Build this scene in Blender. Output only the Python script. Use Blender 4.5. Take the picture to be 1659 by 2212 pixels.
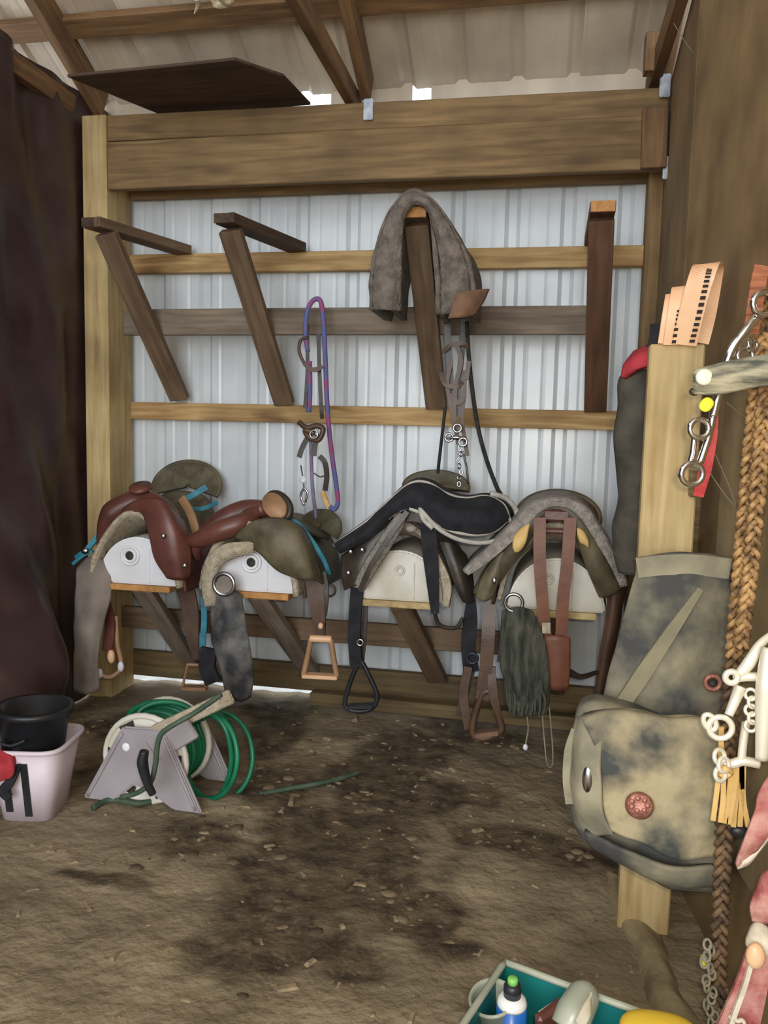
import bpy, bmesh, math, random
import numpy as np
from mathutils import Vector, Matrix, noise

# ---------------------------------------------------------------- clear
for o in list(bpy.data.objects): bpy.data.objects.remove(o, do_unlink=True)
SC = bpy.context.scene
COL = SC.collection
random.seed(7); rng = np.random.default_rng(7)
R_ = math.radians

# ---------------------------------------------------------------- camera
W, H, F = 1659, 2212, 1720.0
CAM = Vector((0, -3.6, 1.25))
ROT = Matrix.Rotation(R_(11), 3, 'Z') @ Matrix.Rotation(R_(90 - 5.5), 3, 'X') @ Matrix.Rotation(R_(1.3), 3, 'Z')
cd = bpy.data.cameras.new('camera'); cam = bpy.data.objects.new('camera', cd); COL.objects.link(cam)
cam.matrix_world = Matrix.Translation(CAM) @ ROT.to_4x4()
cd.sensor_fit = 'VERTICAL'; cd.sensor_height = 36; cd.lens = 36 * F / H
cd.clip_start = 0.05; cd.clip_end = 100
SC.camera = cam

# ---------------------------------------------------------------- sky, lights, exposure
wd = bpy.data.worlds.new('overcast_sky'); SC.world = wd; wd.use_nodes = True
wd.node_tree.nodes['Background'].inputs[0].default_value = (0.86, 0.93, 1.0, 1)
wd.node_tree.nodes['Background'].inputs[1].default_value = 1.0

def lamp(name, kind, loc, energy, color, **kw):
    d = bpy.data.lights.new(name, kind); d.energy = energy; d.color = color
    o = bpy.data.objects.new(name, d); COL.objects.link(o); o.location = loc
    for k, v in kw.items(): setattr(d, k, v)
    return o
# daylight from the open barn door behind the viewer
door = lamp('door_daylight', 'AREA', (-0.9, -7.2, 1.9), 95, (0.93, 0.97, 1.0), shape='RECTANGLE', size=3.2, size_y=2.6)
door.rotation_euler = (R_(84), 0, R_(-3))
# the phone's own flash, just above the lens
flash = lamp('phone_flash', 'POINT', (0.05, -3.57, 1.29), 28, (1.0, 0.87, 0.66), shadow_soft_size=0.02)
SC.view_settings.view_transform = 'Standard'; SC.view_settings.look = 'None'
SC.view_settings.gamma = 1; SC.view_settings.use_curve_mapping = False
SC.view_settings.exposure = 0.8

# ---------------------------------------------------------------- helpers: points
def ray(x, y): return ROT @ Vector(((x - W / 2) / F, (H / 2 - y) / F, -1))
def G(x, y, o=0):
    """point seen at pixel x, y on the upright plane o metres in front of the back wall"""
    d = ray(x, y); return CAM + d * ((-o - CAM.y) / d.y)
def GZ(x, y, z=0):
    """point seen at pixel x, y on the level plane z"""
    d = ray(x, y); return CAM + d * ((z - CAM.z) / d.z)
def L(*pts): return [G(*p) for p in pts]
def V(*a): return Vector(a)

# ---------------------------------------------------------------- helpers: materials
def lin(c):
    return tuple(((v / 255) / 12.92 if v / 255 <= 0.04045 else ((v / 255 + 0.055) / 1.055) ** 2.4) for v in c) + (1,)
MATS = {}
def M(name, c1, c2=None, scale=6, stretch=(1, 1, 1), rough=0.6, bump=0.15, metal=0.0, lo=0.35, hi=0.65, detail=5, bscale=None, coat=0.0, trans=0.0):
    if name in MATS: return MATS[name]
    m = bpy.data.materials.new(name); m.use_nodes = True; N = m.node_tree.nodes; K = m.node_tree.links
    b = N['Principled BSDF']; b.inputs['Roughness'].default_value = rough; b.inputs['Metallic'].default_value = metal
    if coat: b.inputs['Coat Weight'].default_value = coat
    if trans: b.inputs['Transmission Weight'].default_value = trans
    tc = N.new('ShaderNodeTexCoord'); mp = N.new('ShaderNodeMapping'); mp.inputs['Scale'].default_value = stretch
    K.new(tc.outputs['Object'], mp.inputs['Vector'])
    n = N.new('ShaderNodeTexNoise'); n.inputs['Scale'].default_value = scale; n.inputs['Detail'].default_value = detail
    K.new(mp.outputs[0], n.inputs['Vector'])
    r = N.new('ShaderNodeValToRGB'); r.color_ramp.elements[0].position = lo; r.color_ramp.elements[1].position = hi
    r.color_ramp.elements[0].color = lin(c1); r.color_ramp.elements[1].color = lin(c2 or c1)
    K.new(n.outputs['Fac'], r.inputs[0]); K.new(r.outputs[0], b.inputs['Base Color'])
    if bump:
        n2 = N.new('ShaderNodeTexNoise'); n2.inputs['Scale'].default_value = bscale or scale * 4; n2.inputs['Detail'].default_value = 4
        K.new(mp.outputs[0], n2.inputs['Vector'])
        bp = N.new('ShaderNodeBump'); bp.inputs['Strength'].default_value = bump; bp.inputs['Distance'].default_value = 0.01
        K.new(n2.outputs['Fac'], bp.inputs['Height']); K.new(bp.outputs[0], b.inputs['Normal'])
    MATS[name] = m; return m
def wood(name, c1, c2, knot=(70, 45, 25), rough=0.75, knots=0.5):
    """lumber: grain runs along the object's own X axis"""
    m = bpy.data.materials.new(name); m.use_nodes = True; N = m.node_tree.nodes; K = m.node_tree.links
    b = N['Principled BSDF']; b.inputs['Roughness'].default_value = rough
    tc = N.new('ShaderNodeTexCoord'); oi = N.new('ShaderNodeObjectInfo')
    add = N.new('ShaderNodeVectorMath'); add.operation = 'ADD'
    sc = N.new('ShaderNodeVectorMath'); sc.operation = 'SCALE'; sc.inputs[0].default_value = (13, 7, 5)
    K.new(oi.outputs['Random'], sc.inputs['Scale']); K.new(tc.outputs['Object'], add.inputs[0]); K.new(sc.outputs[0], add.inputs[1])
    mp = N.new('ShaderNodeMapping'); mp.inputs['Scale'].default_value = (1.3, 16, 16); K.new(add.outputs[0], mp.inputs['Vector'])
    n = N.new('ShaderNodeTexNoise'); n.inputs['Scale'].default_value = 2.2; n.inputs['Detail'].default_value = 7; n.inputs['Distortion'].default_value = 0.6
    K.new(mp.outputs[0], n.inputs['Vector'])
    r = N.new('ShaderNodeValToRGB'); r.color_ramp.elements[0].position = 0.3; r.color_ramp.elements[1].position = 0.68
    r.color_ramp.elements[0].color = lin(c1); r.color_ramp.elements[1].color = lin(c2); K.new(n.outputs['Fac'], r.inputs[0])
    # broad blotches of dirt
    n3 = N.new('ShaderNodeTexNoise'); n3.inputs['Scale'].default_value = 3.0; n3.inputs['Detail'].default_value = 3; K.new(add.outputs[0], n3.inputs['Vector'])
    r3 = N.new('ShaderNodeValToRGB'); r3.color_ramp.elements[0].position = 0.3; r3.color_ramp.elements[0].color = (0.55, 0.52, 0.48, 1)
    r3.color_ramp.elements[1].position = 0.6; r3.color_ramp.elements[1].color = (1, 1, 1, 1); K.new(n3.outputs['Fac'], r3.inputs[0])
    mx = N.new('ShaderNodeMixRGB'); mx.blend_type = 'MULTIPLY'; mx.inputs[0].default_value = 0.8
    K.new(r.outputs[0], mx.inputs[1]); K.new(r3.outputs[0], mx.inputs[2])
    # knots
    mp2 = N.new('ShaderNodeMapping'); mp2.inputs['Scale'].default_value = (2.4, 6, 6); K.new(add.outputs[0], mp2.inputs['Vector'])
    v = N.new('ShaderNodeTexVoronoi'); v.inputs['Scale'].default_value = 1.0; K.new(mp2.outputs[0], v.inputs['Vector'])
    rk = N.new('ShaderNodeValToRGB'); rk.color_ramp.elements[0].position = 0.07; rk.color_ramp.elements[0].color = (1, 1, 1, 1)
    rk.color_ramp.elements[1].position = 0.22; rk.color_ramp.elements[1].color = (0, 0, 0, 1); K.new(v.outputs['Distance'], rk.inputs[0])
    mk = N.new('ShaderNodeMath'); mk.operation = 'MULTIPLY'; mk.inputs[1].default_value = knots; K.new(rk.outputs[0], mk.inputs[0])
    mx2 = N.new('ShaderNodeMixRGB'); K.new(mk.outputs[0], mx2.inputs[0]); K.new(mx.outputs[0], mx2.inputs[1]); mx2.inputs[2].default_value = lin(knot)
    K.new(mx2.outputs[0], b.inputs['Base Color'])
    bp = N.new('ShaderNodeBump'); bp.inputs['Strength'].default_value = 0.25; bp.inputs['Distance'].default_value = 0.006
    K.new(n.outputs['Fac'], bp.inputs['Height']); K.new(bp.outputs[0], b.inputs['Normal'])
    MATS[name] = m; return m

wood('girt_wood', (150, 112, 66), (205, 172, 118)); wood('post_wood', (178, 150, 98), (214, 190, 140), knots=0.25)
wood('header_wood', (108, 84, 52), (148, 119, 78)); wood('grey_wood', (104, 90, 76), (142, 127, 110), knots=0.35)
wood('brown_wood', (92, 72, 54), (128, 104, 80)); wood('dark_wood', (58, 42, 30), (88, 66, 46)); wood('rafter_wood', (92, 66, 42), (136, 102, 66))
wood('fresh_wood', (190, 132, 74), (220, 164, 100), knots=0.2); wood('redboard', (84, 56, 38), (116, 80, 56)); wood('skirt_wood', (84, 70, 44), (124, 104, 68))
M('steel_white', (196, 202, 206), (216, 221, 224), scale=3, rough=0.27, bump=0.02, lo=0.3, hi=0.6)
M('steel_roof', (176, 160, 142), (206, 190, 168), scale=4, stretch=(1, .4, 1), rough=0.22, bump=0.03)
M('plywood', (116, 92, 60), (154, 126, 86), scale=5, stretch=(6, .7, .7), rough=0.8, bump=0.3, bscale=14)
M('plywood_dusty', (118, 100, 70), (156, 136, 100), scale=5, stretch=(4, .8, .8), rough=0.85, bump=0.35, bscale=16)
M('tarp', (52, 36, 36), (72, 54, 52), scale=4, rough=0.36, bump=0.2, bscale=22)
M('red_leather', (82, 46, 40), (112, 68, 58), scale=7, rough=0.38, bump=0.12)
M('brown_leather', (66, 46, 34), (96, 70, 52), scale=8, rough=0.45, bump=0.15)
M('tan_leather', (146, 110, 78), (178, 138, 102), scale=8, rough=0.5, bump=0.15)
M('strap_leather', (104, 60, 42), (126, 78, 56), scale=10, rough=0.5, bump=0.12)
M('olive_leather', (74, 66, 48), (112, 102, 78), scale=9, rough=0.55, bump=0.3)
M('suede', (84, 76, 60), (110, 102, 82), scale=20, rough=0.95, bump=0.3)
M('dark_leather', (40, 34, 28), (66, 56, 46), scale=10, rough=0.42, bump=0.15)
M('worn_black_leather', (54, 54, 56), (128, 124, 120), scale=11, rough=0.6, bump=0.2, lo=0.4, hi=0.75)
M('fender_suede', (104, 96, 88), (150, 138, 126), scale=5, rough=0.85, bump=0.2)
M('fleece', (168, 154, 130), (198, 186, 164), scale=40, rough=1, bump=0.9, bscale=120)
M('grey_fleece', (136, 128, 120), (170, 162, 154), scale=40, rough=1, bump=0.9, bscale=120)
M('turquoise', (38, 110, 132), (64, 140, 158), scale=20, rough=0.6)
M('black_cloth', (24, 24, 30), (40, 40, 46), scale=20, rough=0.9, bump=0.3)
M('piping', (178, 172, 162), (200, 196, 188), scale=40, rough=0.9, bump=0.4)
M('grey_wool', (96, 88, 80), (130, 120, 110), scale=26, rough=1, bump=0.8, bscale=90)
M('rust_leather', (104, 76, 58), (136, 102, 80), scale=14, rough=0.8)
M('white_plastic', (222, 222, 226), (236, 236, 240), scale=5, rough=0.4, bump=0.03)
M('dirty_white_plastic', (196, 188, 168), (232, 228, 220), scale=4, rough=0.5, bump=0.05)
M('bung_dark', (50, 46, 40), rough=0.7, bump=0)
M('steel', (170, 170, 172), (205, 205, 206), metal=1, rough=0.25, bump=0.05)
M('chrome', (205, 203, 198), (235, 233, 230), metal=1, rough=0.12, bump=0.02)
M('glare_metal', (236, 228, 205), (250, 244, 228), metal=0.35, rough=0.35, bump=0.03)  # near-white base colour carries the glare of overexposed chrome
M('galvanised', (150, 154, 160), (190, 194, 200), metal=0.8, rough=0.4, bump=0.05, scale=30)
M('brass', (150, 112, 60), (190, 150, 90), metal=0.8, rough=0.4)
M('halter_rope', (150, 74, 118), (92, 100, 152), scale=16, stretch=(.5, .5, 1), rough=0.8, bump=0.3, lo=0.44, hi=0.52)
M('halter_rope_pale', (120, 100, 130), (140, 132, 160), scale=16, rough=0.8, bump=0.3)
M('black_rope', (30, 30, 30), (58, 56, 52), scale=60, rough=0.8, bump=0.4)
M('grey_plastic', (150, 142, 146), (170, 162, 166), scale=5, rough=0.5, bump=0.05)
M('hose_green', (16, 96, 66), (30, 122, 86), scale=10, rough=0.4, bump=0.05)
M('hose_dirty', (52, 74, 58), (84, 98, 78), scale=12, rough=0.7)
M('pail_white', (206, 190, 200), (222, 208, 216), scale=5, rough=0.45, bump=0.04)
M('black_plastic', (26, 27, 30), (44, 46, 50), scale=5, rough=0.4, bump=0.1)
M('red_cloth', (150, 34, 44), (176, 54, 62), scale=14, rough=0.85, bump=0.3)
M('red_nylon', (176, 40, 44), (196, 70, 70), scale=30, rough=0.6, bump=0.2)
M('faded_red_nylon', (148, 58, 60), (206, 158, 144), scale=16, rough=0.75, bump=0.35, lo=0.40, hi=0.68)
M('dirty_webbing', (176, 164, 140), (222, 210, 190), scale=18, rough=0.85, bump=0.3)
M('tan_strap', (222, 170, 126), (238, 196, 156), scale=8, rough=0.4, bump=0.06)
M('stitch', (36, 26, 24), rough=0.8, bump=0)
M('dusty_bag', (66, 66, 64), (148, 140, 114), scale=8, rough=0.85, bump=0.3, lo=0.40, hi=0.70, detail=9, bscale=40)
M('dusty_bag_light', (66, 68, 66), (176, 162, 128), scale=6.5, rough=0.85, bump=0.3, lo=0.40, hi=0.58, detail=9, bscale=40)
M('dusty_hem', (118, 114, 98), (160, 152, 126), scale=9, rough=0.9, bump=0.3)
M('copper', (150, 92, 80), (196, 140, 124), scale=60, metal=0.5, rough=0.45, bump=0.3)
M('garment_black', (50, 46, 40), (78, 72, 62), scale=12, rough=0.85, bump=0.4)
M('braid', (92, 66, 42), (190, 150, 98), scale=45, rough=0.6, bump=0.3)
M('braid_dark', (70, 54, 38), (128, 100, 70), scale=30, rough=0.7, bump=0.3)
M('rawhide', (206, 164, 92), (226, 190, 124), scale=12, rough=0.6, bump=0.2)
M('dusty_strap', (74, 74, 66), (170, 162, 134), scale=12, stretch=(.4, 3, 6), rough=0.7, bump=0.3)
M('white_rivet', (236, 232, 206), rough=0.4, bump=0)
M('yellow_foam', (228, 224, 40), (240, 236, 70), scale=20, rough=0.8)
M('teal_plastic', (12, 96, 96), (26, 118, 116), scale=5, rough=0.45, bump=0.05)
M('can_blue', (28, 96, 186), (46, 124, 210), scale=8, rough=0.3, bump=0)
M('can_navy', (22, 44, 110), rough=0.3, bump=0)
M('can_white', (232, 232, 230), rough=0.3, bump=0)
M('can_green', (128, 196, 96), rough=0.5, bump=0)
M('yellow_plastic', (232, 196, 60), rough=0.4, bump=0.03)
M('clear_plastic', (150, 156, 140), (176, 178, 160), rough=0.3, bump=0.05)
M('tuft', (170, 150, 116), (214, 200, 168), scale=30, rough=1, bump=0.8)
M('cobweb', (128, 118, 100), rough=1, bump=0)
M('chip', (116, 100, 75), (156, 138, 108), scale=30, rough=0.9)
M('gravel_outside', (190, 188, 182), (220, 218, 212), scale=8, rough=0.9)

# ---------------------------------------------------------------- helpers: objects
def put(o, parent):
    COL.objects.link(o)
    if parent is not None:
        o.parent = parent
        o.matrix_parent_inverse = world_of(parent).inverted()
    return o
def world_of(p):
    m = p.matrix_basis.copy()
    while p.parent is not None:
        m = p.parent.matrix_basis @ p.matrix_parent_inverse @ m if p.parent.parent is None else world_of(p.parent) @ p.matrix_parent_inverse @ m
        break
    return m
def mesh(name, verts, faces, mat, parent=None, smooth=True):
    vs = np.array([tuple(v) for v in verts], float); c = (vs.min(0) + vs.max(0)) / 2
    me = bpy.data.meshes.new(name); me.from_pydata([tuple(v) for v in vs - c], [], faces)
    if smooth: me.polygons.foreach_set('use_smooth', [True] * len(me.polygons))
    me.materials.append(MATS[mat]); me.update()
    o = bpy.data.objects.new(name, me); o.location = c
    return put(o, parent)
def empty(name, loc, label=None, cat=None, group=None, kind=None):
    o = bpy.data.objects.new(name, None); o.empty_display_size = 0.05; o.location = loc; COL.objects.link(o)
    return tag(o, label, cat, group, kind)
def tag(o, label=None, cat=None, group=None, kind=None):
    for k, v in (('label', label), ('category', cat), ('group', group), ('kind', kind)):
        if v: o[k] = v
    return o
def plank(name, A, B, w, t, wdir, mat, parent=None, bevel=0.003):
    """board from A to B; w measured along wdir, t across"""
    A, B = Vector(A), Vector(B); x = (B - A); ln = x.length; x.normalize()
    y = Vector(wdir); y = (y - x * y.dot(x)).normalized(); z = x.cross(y)
    bm = bmesh.new(); bmesh.ops.create_cube(bm, size=1); bmesh.ops.scale(bm, vec=(ln, w, t), verts=bm.verts)
    bmesh.ops.bevel(bm, geom=bm.edges[:], offset=bevel, segments=1, affect='EDGES')
    me = bpy.data.meshes.new(name); bm.to_mesh(me); bm.free(); me.materials.append(MATS[mat])
    o = bpy.data.objects.new(name, me)
    m = Matrix((x, y, z)).transposed().to_4x4(); m.translation = (A + B) / 2; o.matrix_basis = m
    return put(o, parent)
def crs(P, n, closed=False):
    P = np.array([tuple(p) for p in P], float); k = len(P)
    if k == 2 and not closed:
        t = np.linspace(0, 1, n)[:, None]; return P[0] * (1 - t) + P[1] * t
    if closed: Q = np.vstack([P[-1:], P, P[:2]]); ns = k
    else: Q = np.vstack([2 * P[0] - P[1], P, 2 * P[-1] - P[-2]]); ns = k - 1
    out = []
    for s in np.linspace(0, ns, n, endpoint=not closed):
        i = min(int(s), ns - 1); t = s - i; a, b, c, d = Q[i:i + 4]
        out.append(0.5 * (2 * b + (c - a) * t + (2 * a - 5 * b + 4 * c - d) * t * t + (3 * b - a - 3 * c + d) * t ** 3))
    return np.array(out)
def surf(name, rows, mat, parent=None, th=0.006, nu=24, nv=24, wob=0.0):
    """smooth sheet of thickness th through rows of points (rows may be of world points)"""
    A = np.array([crs(r, nu) for r in rows]); S = np.stack([crs(A[:, j], nv) for j in range(nu)], 1)   # nv, nu, 3
    du = np.gradient(S, axis=1); dv = np.gradient(S, axis=0); n = np.cross(du, dv); n /= np.linalg.norm(n, axis=2, keepdims=True) + 1e-9
    if wob:
        for i in range(nv):
            for j in range(nu): S[i, j] += n[i, j] * wob * noise.noise(Vector(S[i, j]) * 14)
    a = (S + n * th / 2).reshape(-1, 3); b = (S - n * th / 2).reshape(-1, 3); q = nu * nv; fs = []
    for i in range(nv - 1):
        for j in range(nu - 1):
            p = i * nu + j; fs.append((p, p + 1, p + nu + 1, p + nu)); fs.append((q + p + nu, q + p + nu + 1, q + p + 1, q + p))
    rim = [j for j in range(nu)] + [i * nu + nu - 1 for i in range(1, nv)] + [(nv - 1) * nu + j for j in range(nu - 2, -1, -1)] + [i * nu for i in range(nv - 2, 0, -1)]
    for k in range(len(rim)):
        p, r = rim[k], rim[(k + 1) % len(rim)]; fs.append((r, p, q + p, q + r))
    return mesh(name, np.vstack([a, b]), fs, mat, parent)
def frames(P, closed=False):
    T = np.gradient(P, axis=0)
    if closed: T[0] = P[1] - P[-1]; T[-1] = P[0] - P[-2]
    T /= np.linalg.norm(T, axis=1, keepdims=True) + 1e-9
    a = np.array([0, 0, 1.0]) if abs(T[0][2]) < 0.9 else np.array([1.0, 0, 0]); N = []
    n = np.cross(T[0], a); n /= np.linalg.norm(n)
    for t in T:
        n = n - t * n.dot(t); n /= np.linalg.norm(n) + 1e-9; N.append(n)
    N = np.array(N); return T, N, np.cross(T, N)
def tube_vf(P, rad, n=8, closed=False, off=0):
    T, N, B = frames(P, closed); k = len(P); rr = np.full(k, rad) if np.isscalar(rad) else np.interp(np.linspace(0, 1, k), np.linspace(0, 1, len(rad)), rad)
    vs = []; fs = []
    for i in range(k):
        for j in range(n):
            a = 2 * math.pi * j / n; vs.append(P[i] + rr[i] * (math.cos(a) * N[i] + math.sin(a) * B[i]))
    for i in range(k if closed else k - 1):
        i2 = (i + 1) % k
        for j in range(n): fs.append((off + i * n + j, off + i * n + (j + 1) % n, off + i2 * n + (j + 1) % n, off + i2 * n + j))
    if not closed:
        fs.append(tuple(off + j for j in range(n - 1, -1, -1))); fs.append(tuple(off + (k - 1) * n + j for j in range(n)))
    return vs, fs
def tube(name, pts, rad, mat, parent=None, n=8, m=None, closed=False):
    P = crs(pts, m or max(12, 7 * len(pts)), closed)
    vs, fs = tube_vf(P, rad, n, closed); return mesh(name, vs, fs, mat, parent)
def tubes(name, lst, mat, parent=None, n=6, m=None):
    """several tubes in one mesh: list of (pts, radius, closed)"""
    vs = []; fs = []
    for pts, rad, cl in lst:
        P = crs(pts, m or max(10, 6 * len(pts)), cl); v, f = tube_vf(P, rad, n, cl, len(vs)); vs += v; fs += f
    return mesh(name, vs, fs, mat, parent)
def circ(c, r, nrm=(0, -1, 0), n=16, sx=1.0, tilt=0):
    nrm = Vector(nrm).normalized(); a = nrm.orthogonal() if abs(nrm.z) > .9 else nrm.cross(Vector((0, 0, 1))).normalized(); b = a.cross(nrm)
    ct, st = math.cos(tilt), math.sin(tilt); a, b = a * ct + b * st, b * ct - a * st
    return [Vector(c) + a * (r * sx * math.cos(2 * math.pi * i / n)) + b * (r * math.sin(2 * math.pi * i / n)) for i in range(n)]
def ring(name, c, R, r, mat, parent=None, nrm=(0, -1, 0), sx=1.0, tilt=0, n=8):
    return tube(name, circ(c, R, nrm, 16, sx, tilt), r, mat, parent, n, 32, True)
def strap(name, pts, w, th, mat, parent=None, face=(0, -1, 0), m=None, wide=None):
    """flat band; its broad side faces `face`"""
    P = crs(pts, m or max(12, 7 * len(pts))); T, _, _ = frames(P); f = np.array(face, float); k = len(P)
    ww = np.full(k, w) if np.isscalar(w) else np.interp(np.linspace(0, 1, k), np.linspace(0, 1, len(w)), w)
    vs = []; fs = []
    last = None
    for i in range(k):
        if wide is not None: s = np.array(wide, float); s = s - T[i] * s.dot(T[i])
        else: s = np.cross(T[i], f)
        if np.linalg.norm(s) < 1e-3: s = last if last is not None else np.array([1.0, 0, 0])
        s = s / np.linalg.norm(s)
        if last is not None and s.dot(last) < 0: s = -s
        last = s; u = np.cross(s, T[i])
        for a, b in ((-.5, -.5), (.5, -.5), (.5, .5), (-.5, .5)): vs.append(P[i] + s * a * ww[i] + u * b * th)
    for i in range(k - 1):
        for j in range(4): fs.append((i * 4 + j, i * 4 + (j + 1) % 4, i * 4 + 4 + (j + 1) % 4, i * 4 + 4 + j))
    fs += [(3, 2, 1, 0), (k * 4 - 4, k * 4 - 3, k * 4 - 2, k * 4 - 1)]
    o = mesh(name, vs, fs, mat, parent, smooth=False); return o
def lathe(name, prof, c, mat, parent=None, axis=(0, 0, 1), n=24, sx=1.0):
    ax = Vector(axis).normalized(); a = ax.orthogonal().normalized(); b = ax.cross(a); vs = []; fs = []; c = Vector(c)
    for r, h in prof:
        for j in range(n):
            t = 2 * math.pi * j / n; vs.append(c + ax * h + a * (r * sx * math.cos(t)) + b * (r * math.sin(t)))
    for i in range(len(prof) - 1):
        for j in range(n): fs.append((i * n + j, i * n + (j + 1) % n, (i + 1) * n + (j + 1) % n, (i + 1) * n + j))
    fs.append(tuple(range(n - 1, -1, -1))); fs.append(tuple((len(prof) - 1) * n + j for j in range(n)))
    return mesh(name, vs, fs, mat, parent)
def prism(name, outline, d, mat, parent=None, bevel=0.004, smooth=False):
    """flat outline extruded along vector d"""
    bm = bmesh.new(); vs = [bm.verts.new(tuple(p)) for p in outline]; f = bm.faces.new(vs)
    r = bmesh.ops.extrude_face_region(bm, geom=[f]); bmesh.ops.translate(bm, vec=Vector(d), verts=[v for v in r['geom'] if isinstance(v, bmesh.types.BMVert)])
    bmesh.ops.recalc_face_normals(bm, faces=bm.faces[:])
    if bevel:
        try: bmesh.ops.bevel(bm, geom=bm.edges[:], offset=bevel, segments=2, affect='EDGES', clamp_overlap=True)
        except Exception: pass
    bm.verts.index_update(); v = [x.co.copy() for x in bm.verts]; fc = [[x.index for x in f.verts] for f in bm.faces]; bm.free()
    return mesh(name, v, fc, mat, parent, smooth)
def column(name, secs, mat, parent=None, n=20, m=24, wob=0.0, p=2.0, wf=9):
    """closed body lofted through cross-sections (centre, rx, ry), sections level"""
    D = np.array([[*c, rx, ry] for c, rx, ry in secs], float); Q = []
    k = len(D); QQ = np.vstack([2 * D[0] - D[1], D, 2 * D[-1] - D[-2]])
    for s in np.linspace(0, k - 1, m):
        i = min(int(s), k - 2); t = s - i; a, b, c, d = QQ[i:i + 4]
        Q.append(0.5 * (2 * b + (c - a) * t + (2 * a - 5 * b + 4 * c - d) * t * t + (3 * b - a - 3 * c + d) * t ** 3))
    vs = []; fs = []
    for q in Q:
        for j in range(n):
            a = 2 * math.pi * j / n; ca, sa = math.cos(a), math.sin(a)
            x = abs(ca) ** (2 / p) * (1 if ca > 0 else -1); y = abs(sa) ** (2 / p) * (1 if sa > 0 else -1)
            v = np.array([q[0] + max(q[3], .002) * x, q[1] + max(q[4], .002) * y, q[2]])
            if wob: w = noise.noise(Vector(v) * wf) * wob; v[0] += w * x; v[1] += w * y
            vs.append(v)
    for i in range(m - 1):
        for j in range(n): fs.append((i * n + j, i * n + (j + 1) % n, (i + 1) * n + (j + 1) % n, (i + 1) * n + j))
    fs.append(tuple(range(n - 1, -1, -1))); fs.append(tuple((m - 1) * n + j for j in range(n)))
    return mesh(name, vs, fs, mat, parent)
def blob(name, c, rad, mat, parent=None, p=2.0, rot=None, wob=0.0, wf=10, n=24, shear=None):
    """super-ellipsoid"""
    vs = []; fs = []; m = n // 2 + 1; Rm = rot or Matrix.Identity(3)
    f = lambda s: (abs(s) ** (2 / p)) * (1 if s >= 0 else -1)
    for i in range(m):
        a = -math.pi / 2 + math.pi * i / (m - 1)
        for j in range(n):
            b = 2 * math.pi * j / n
            v = Vector((f(math.cos(a)) * f(math.cos(b)) * rad[0], f(math.cos(a)) * f(math.sin(b)) * rad[1], f(math.sin(a)) * rad[2]))
            if shear: v.z += shear * v.x
            v = Rm @ v
            if wob: v *= 1 + wob * noise.noise((v + Vector(c)) * wf)
            vs.append(Vector(c) + v)
    for i in range(m - 1):
        for j in range(n): fs.append((i * n + j, i * n + (j + 1) % n, (i + 1) * n + (j + 1) % n, (i + 1) * n + j))
    return mesh(name, vs, fs, mat, parent)
def braid(name, pts, R, r, pitch, mat, parent=None, strands=3, face=(0, -1, 0)):
    P = crs(pts, 400); s = np.concatenate([[0], np.cumsum(np.linalg.norm(np.diff(P, axis=0), axis=1))]); n = int(s[-1] / pitch * 12)
    q = np.linspace(0, s[-1], n); P = np.stack([np.interp(q, s, P[:, i]) for i in range(3)], 1); T, _, _ = frames(P)
    S = np.cross(T, np.array(face, float)); S /= np.linalg.norm(S, axis=1, keepdims=True); U = np.cross(S, T); vs = []; fs = []
    for k in range(strands):
        th = 2 * math.pi * q / pitch + 2 * math.pi * k / strands
        C = P + S * (R * np.sin(th))[:, None] + U * (0.55 * R * np.sin(2 * th))[:, None]
        v, f = tube_vf(C, r, 5, False, len(vs)); vs += v; fs += f
    return mesh(name, vs, fs, mat, parent)

# ================================================================ SETTING
# ---- floor: trodden dirt with damp patches
def ell(cx, cy, rx, ry):
    c = GZ(cx, cy); ex = GZ(cx + rx, cy); ey = GZ(cx, cy - ry); return (c.x, c.y, (ex - c).length, (ey - c).length)
DAMP = [ell(*e) for e in ((720, 1830, 250, 110), (620, 1990, 170, 95), (880, 1620, 110, 55), (590, 1580, 60, 45), (1110, 1810, 150, 32), (1290, 1845, 130, 26),
        (880, 1960, 150, 60), (430, 1800, 120, 34), (600, 1690, 90, 55), (840, 1700, 190, 55), (740, 2060, 140, 45), (960, 2035, 80, 35), (600, 1530, 110, 26), (1010, 1570, 110, 30), (240, 1560, 60, 30), (240, 1890, 120, 14), (330, 1660, 160, 60))]
def damp(x, y):
    n = noise.noise(Vector((x * 5, y * 5, 3))) * 0.45 + noise.noise(Vector((x * 13, y * 13, 8))) * 0.35; best = -1
    for cx, cy, rx, ry in DAMP: best = max(best, 1 - math.hypot((x - cx) / rx, (y - cy) / ry) + n)
    return min(1, max(0, best * 2.4 + 0.45))
def floor_z(x, y):
    z = 0.012 * noise.noise(Vector((x * 2.2, y * 2.2, 0))) + 0.009 * noise.noise(Vector((x * 7, y * 7, 4))) + 0.006 * noise.noise(Vector((x * 19, y * 19, 9)))
    z += 0.05 * max(0, 1 - abs(y + 1.15 - .28 * (x + 1.1)) / .1) * max(0, 1 - abs(x + 1.0) / .35) * .4
    return z - 0.012
def grid(x0, x1, y0, y1, nx, ny):
    vs = []; dm = []
    for j in range(ny):
        for i in range(nx):
            x = x0 + (x1 - x0) * i / (nx - 1); y = y0 + (y1 - y0) * j / (ny - 1); vs.append((x, y, floor_z(x, y))); dm.append(damp(x, y))
    fs = [(j * nx + i, j * nx + i + 1, (j + 1) * nx + i + 1, (j + 1) * nx + i) for j in range(ny - 1) for i in range(nx - 1)]
    return vs, fs, dm
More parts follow.
